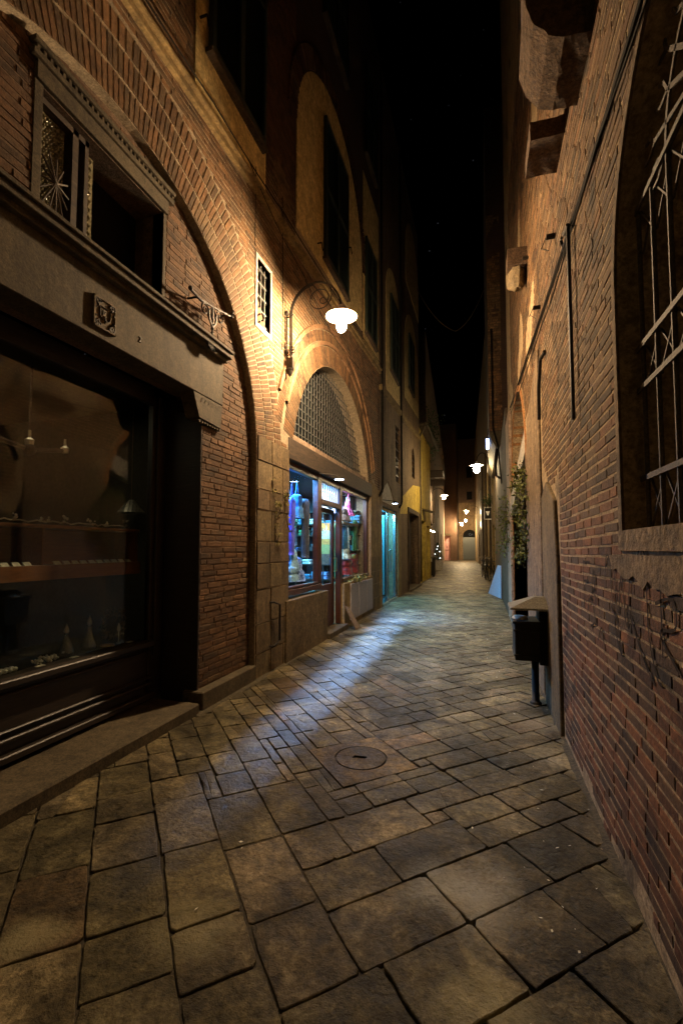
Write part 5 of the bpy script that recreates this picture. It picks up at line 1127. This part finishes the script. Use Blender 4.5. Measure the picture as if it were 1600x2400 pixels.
# leaning plank
t=thing('leaning_plank','small bare plank leaning against the grey panels beside the shop door','plank',(-2.2,8.4,0))
m=MB(); m.mesh([(-2.24,8.22,.01),(-2.24,8.46,.01),(-2.44,8.36,.40),(-2.44,8.18,.43),(-2.265,8.22,.0),(-2.265,8.46,.0),(-2.465,8.36,.40),(-2.465,8.18,.43)],[(0,1,2,3),(4,5,6,7),(0,1,5,4),(1,2,6,5),(2,3,7,6),(0,3,7,4)]); m.build('board','plank_wood',t,bevel=.003)
# litter bin near right wall
t=thing('litter_bin','dark litter bin with a hipped roof on a post by the right wall','litter bin',(.47,4.85,0))
bx0,bx1,by0,by1=.27,.50,4.66,5.02
m=MB(); m.box(bx0+.01,bx1,by0,by1,.44,.80); m.box(bx0,bx1+.005,by0-.01,by1+.01,.71,.735); m.box(bx0,bx1+.005,by0-.01,by1+.01,.48,.50); m.box(bx0-.008,bx1+.01,by0-.015,by1+.015,.785,.81)
m.build('bin_box','bin_black',t,bevel=.006)
m=MB(); m.mesh([(bx0-.03,by0-.05,.92),(.60,by0-.05,.92),(.60,by1+.05,.92),(bx0-.03,by1+.05,.92),(bx0-.03,by0-.05,.935),(.60,by0-.05,.935),(.60,by1+.05,.935),(bx0-.03,by1+.05,.935),(.47,4.78,1.03),(.56,4.78,1.03),(.56,4.9,1.03),(.47,4.9,1.03)],[(0,1,2,3),(0,1,5,4),(1,2,6,5),(2,3,7,6),(3,0,4,7),(4,5,9,8),(5,6,10,9),(6,7,11,10),(7,4,8,11),(8,9,10,11)]); m.build('bin_roof','bin_lid',t,bevel=.004)
m=MB(); m.box(.50,.575,4.70,4.98,.40,.93)
for i in range(6): m.box(.505+i*.011,.510+i*.011,4.692,4.70,.42,.9)
m.build('back_plate','bin_black',t,bevel=.003)
m=MB(); m.tube([(.47,4.84,.0),(.47,4.84,.45)],.034,14); m.lathe((.47,4.84,0),[(.055,0),(.055,.015),(.038,.03)],16); m.build('post','bin_black',t,smooth=True)
m=MB(); m.lathe((.34,4.82,.80),[(.001,-.02),(.06,0),(.075,.02),(.05,.04),(.02,.045)],14,None,1,1.1,lambda a,k:.2*math.sin(3*a)*k); tag(m.build('rubbish_bag','cream_cloth',smooth=True),'crumpled pale bag stuffed in the mouth of the near litter bin','rubbish')
# A board
t=thing('a_board','plain pale blue board leaning out from the right wall beyond the litter bin','sign board',(.35,15.2,0))
m=MB(); m.mesh([(.16,16.0,.01),(.50,14.35,.01),(.52,14.6,.97),(.44,15.1,.97),(.19,16.02,.01),(.53,14.4,.01),(.545,14.62,.97),(.46,15.13,.97)],[(0,1,2,3),(4,5,6,7),(0,1,5,4),(1,2,6,5),(2,3,7,6),(3,0,4,7)]); m.build('board','board_blue',t,bevel=.003)
# creepers
def creeper(name,label,pts,spread,n,size,mat,x,stem=True):
    t=thing(name,label,'climbing plant',(x,pts[0][0],min(p[1] for p in pts)))
    m=MB(); 
    for i,(u,z,k) in enumerate(pts): leafball(m,(x,u,z),(spread*.5,spread,spread*.7),int(n*k),size*.85)
    m.build('foliage',mat,t)
    m=MB(); m.tube([(x+ .03*(1 if x>0 else -1),u,z) for u,z,_ in pts],.008,5); m.build('stem','beam_wood',t); return t
rough_mat('ivy_leaf',(.035,.05,.010),(.11,.125,.025),6,60,.6,.2,.003,attr=True)
rough_mat('pillar_ivy',(.16,.15,.05),(.26,.23,.09),6,60,.6,.2,.003,attr=True)
creeper('ivy','leafy green creeper hanging down the near side of the doorway in the right wall',[(6.5+.22*math.sin(i*1.7),2.48-i*.115,.5+rnd()) for i in range(10)]+[(6.9,2.45,1.0),(6.7,2.55,1),(7.3,2.4,.7),(6.9,1.45,.6),(7.2,1.32,.5)],.10,62,.055,'ivy_leaf',.50)
creeper('ivy','second creeper hanging on the far side of the doorway in the right wall',[(10.3+.2*math.sin(i*2),2.5-i*.14,.4+rnd()) for i in range(8)],.15,55,.065,'ivy_leaf',.46)
creeper('dry_creeper','thin straggling creeper on the stone pillar left of the lit shop',[(5.13,2.35,.5),(5.16,2.2,.6),(5.22,2.06,1.2),(5.32,2.04,1.4),(5.5,2.2,1.6),(5.52,2.1,1),(5.25,1.9,.6),(5.24,1.78,.8),(5.25,1.68,.8),(5.26,1.56,.8),(5.55,1.92,.5),(5.62,1.82,.5),(5.68,1.72,.4)],.035,34,.032,'pillar_ivy',-2.46)
t=thing('sill_plant','small trailing pale green plant on top of the grey panels','plant',(-2.46,9.2,.84)); m=MB(); leafball(m,(-2.46,9.1,.88),(.03,.3,.035),170,.05); m.build('foliage','pillar_ivy',t)
t=thing('terrace_bush','dark overhanging bush on the roof of the yellow building','bush',(-2.9,22,7)); m=MB()
for k in range(16): leafball(m,(-2.9+uni(-.8,.35),20.5+uni(0,5),7.3+uni(-.6,1.6)),(.3,.5,.35),130,.12)
m.build('foliage','leafy_dark',t)
m=MB(); m.tube([(-3.2,22.5,6.85),(-3.0,22.6,7.4),(-2.8,22.8,8.2)],[.06,.04,.02],6); m.build('stem','beam_wood',t)
# far litter bin, cone tree
t=thing('street_bin','tall square dark litter bin with a pale top far down the left side','litter bin',(-2.72,24.6,0))
m=MB(); m.box(-2.95,-2.42,24.3,24.85,.07,.98); m.build('body','bin_black',t,bevel=.02); m=MB(); m.box(-2.97,-2.40,24.28,24.87,.98,1.08); m.build('lid','bin_lid',t,bevel=.02); m=MB(); m.box(-2.80,-2.55,24.27,24.30,.80,.96); m.build('notice','card_white',t)
m=MB(); [m.box(x,x+.08,y,y+.08,-.02,.07) for x in (-2.93,-2.52) for y in (24.33,24.72)]; m.build('foot','bin_black',t)
t=thing('fir_tree','small dark fir in a planter dotted with white lights far down the left side','fir tree',(-2.95,32,0)); m=MB()
for k in range(700):
    h=uni(0,1)**1.3; r=.42*(1-h)+.03; a=uni(0,6.28); p=Vector((-2.95+r*math.cos(a)*uni(.7,1),32+r*math.sin(a),.75+h*1.15)); q=p+Vector((.10*math.cos(a),.10*math.sin(a),-.05)); w_=Vector((-math.sin(a)*.025,math.cos(a)*.025,0)); m.mesh([p-w_,p+w_,q],[(0,1,2)])
m.build('crown','fir',t); m=MB(); m.tube([(-2.95,32,.5),(-2.95,32,1.75)],[.04,.01],6); m.build('trunk','beam_wood',t)
m=MB(); m.box(-3.2,-2.68,31.75,32.25,0,.65); m.build('planter','pale_stone',t,bevel=.02)
m=MB(); [m.ball((-2.95+.38*(1-h)*math.cos(a)+.0,32-.42*(1-h)-.05,.78+h*1.1),.028,6,4) for a,h in ((1.0,.05),(2.2,.3),(.6,.45),(1.8,.6),(2.6,.1),(1.3,.78))]; m.build('fairy_light','fairy',t)
# bicycles
def bicycle(x,y,label,ang=.5,basket=True):
    t=thing('bicycle',label,'bicycle',(x,y,0),'bicycles parked along the right wall'); t.rotation_euler.z=0
    W=lambda s,h,o=0:(x+math.sin(ang)*s+math.cos(ang)*o, y-math.cos(ang)*s+math.sin(ang)*o, h)   # s along the bike towards the camera
    for s0 in (-.52,.52):
        m=MB(); m.tube([W(s0+.33*math.cos(2*PI*k/26),.34+.33*math.sin(2*PI*k/26)) for k in range(27)],.018,6)
        wh=m.build('wheel','rubber',t)
        m=MB(); [m.tube([W(s0,.34),W(s0+.31*math.cos(2*PI*k/14),.34+.31*math.sin(2*PI*k/14))],.003,4) for k in range(14)]; m.tube([W(s0+.305*math.cos(2*PI*k/26),.34+.305*math.sin(2*PI*k/26)) for k in range(27)],.009,5); m.build('rim','chrome',wh)
    m=MB(); L=[((-.52,.34),(-.2,.34)),((-.2,.34),(-.28,.82)),((-.2,.34),(.32,.78)),((-.27,.74),(.30,.84)),((-.52,.34),(-.26,.72)),((.30,.95),(.36,.68)),((.36,.68),(.52,.34))]
    for a_,b_ in L: m.tube([W(*a_),W(*b_)],.017,6)
    m.build('frame','bin_black',t)
    m=MB(); m.tube([W(.30,.95),W(.28,1.05)],.014,6); m.tube([W(.14,1.04,-.28),W(.28,1.06,-.12),W(.28,1.06,.12),W(.14,1.04,.28)],.013,6); m.build('handlebar','chrome',t)
    m=MB(); m.mesh([W(-.42,.90,-.08),W(-.42,.90,.08),W(-.16,.89,.03),W(-.16,.89,-.03),W(-.40,.84,-.05),W(-.40,.84,.05),W(-.18,.86,.02),W(-.18,.86,-.02)],[(0,1,2,3),(4,5,6,7),(0,1,5,4),(1,2,6,5),(2,3,7,6),(3,0,4,7)]); m.build('saddle','rubber',t,bevel=.01)
    m=MB()
    for s0 in (-.52,.52): m.tube([W(s0+.37*math.cos(a_),.34+.37*math.sin(a_)) for a_ in [R(20+k*14) for k in range(10)]],.014,5)
    m.build('mudguard','chrome',t)
    if basket:
        m=MB(); 
        for k in range(9):
            o=-.15+k*.0375; m.tube([W(.42,.80,o),W(.42,1.0,o)],.004,4); m.tube([W(.66,.80,o),W(.68,1.0,o)],.004,4)
        for h in (.8,.87,.94,1.0): m.tube([W(.42,h,-.15),W(.66,h,-.15),W(.66,h,.15),W(.42,h,.15),W(.42,h,-.15)],.005,4)
        m.build('basket','chrome',t)
bicycle(.42,22.3,'black bicycle with a wire basket, nearest of the bicycles parked down the right side',-.25)
bicycle(.18,23.3,'bicycle with its front wheel turned out, in the middle of the parked bicycles',-.1)
bicycle(.02,24.6,'dark bicycle at the left end of the parked bicycles',.1,False)
bicycle(.30,25.6,'farthest black bicycle tucked behind the others by the right wall',-.3,False)
# hanging shop signs on right
t=thing('hanging_sign','small framed sign sticking out over a shop door beyond the bicycles on the right','sign',(.1,22.6,2.9)); m=MB(); m.box(.12,.42,23.2,23.24,2.95,3.45); m.build('panel','bin_black',t); m=MB(); m.tube([(.1,23.2,3.5),(.5,23.2,3.5)],.012,5); m.box(.10,.13,23.18,23.26,2.92,3.48); m.box(.10,.44,23.18,23.26,2.9,2.93); m.box(.10,.44,23.18,23.26,3.47,3.5); m.build('frame','white_enamel',t)
m=MB(); m.mesh([(.17,23.19,3.30),(.36,23.19,3.30),(.30,23.19,3.10),(.25,23.19,3.1)],[(0,1,2,3)]); m.build('emblem','white_enamel',t)
t=thing('flower_basket','dark leafy plant on a bracket above the shop sign on the right','plant',(.3,22.5,3.6)); m=MB(); leafball(m,(.3,22.8,3.75),(.14,.2,.12),260,.08); m.build('foliage','leafy_dark',t)
for o in list(bpy.data.objects):
    if o.type=='MESH' and not o.data.vertices: bpy.data.objects.remove(o)
sc.render.resolution_x=682; sc.render.resolution_y=1024
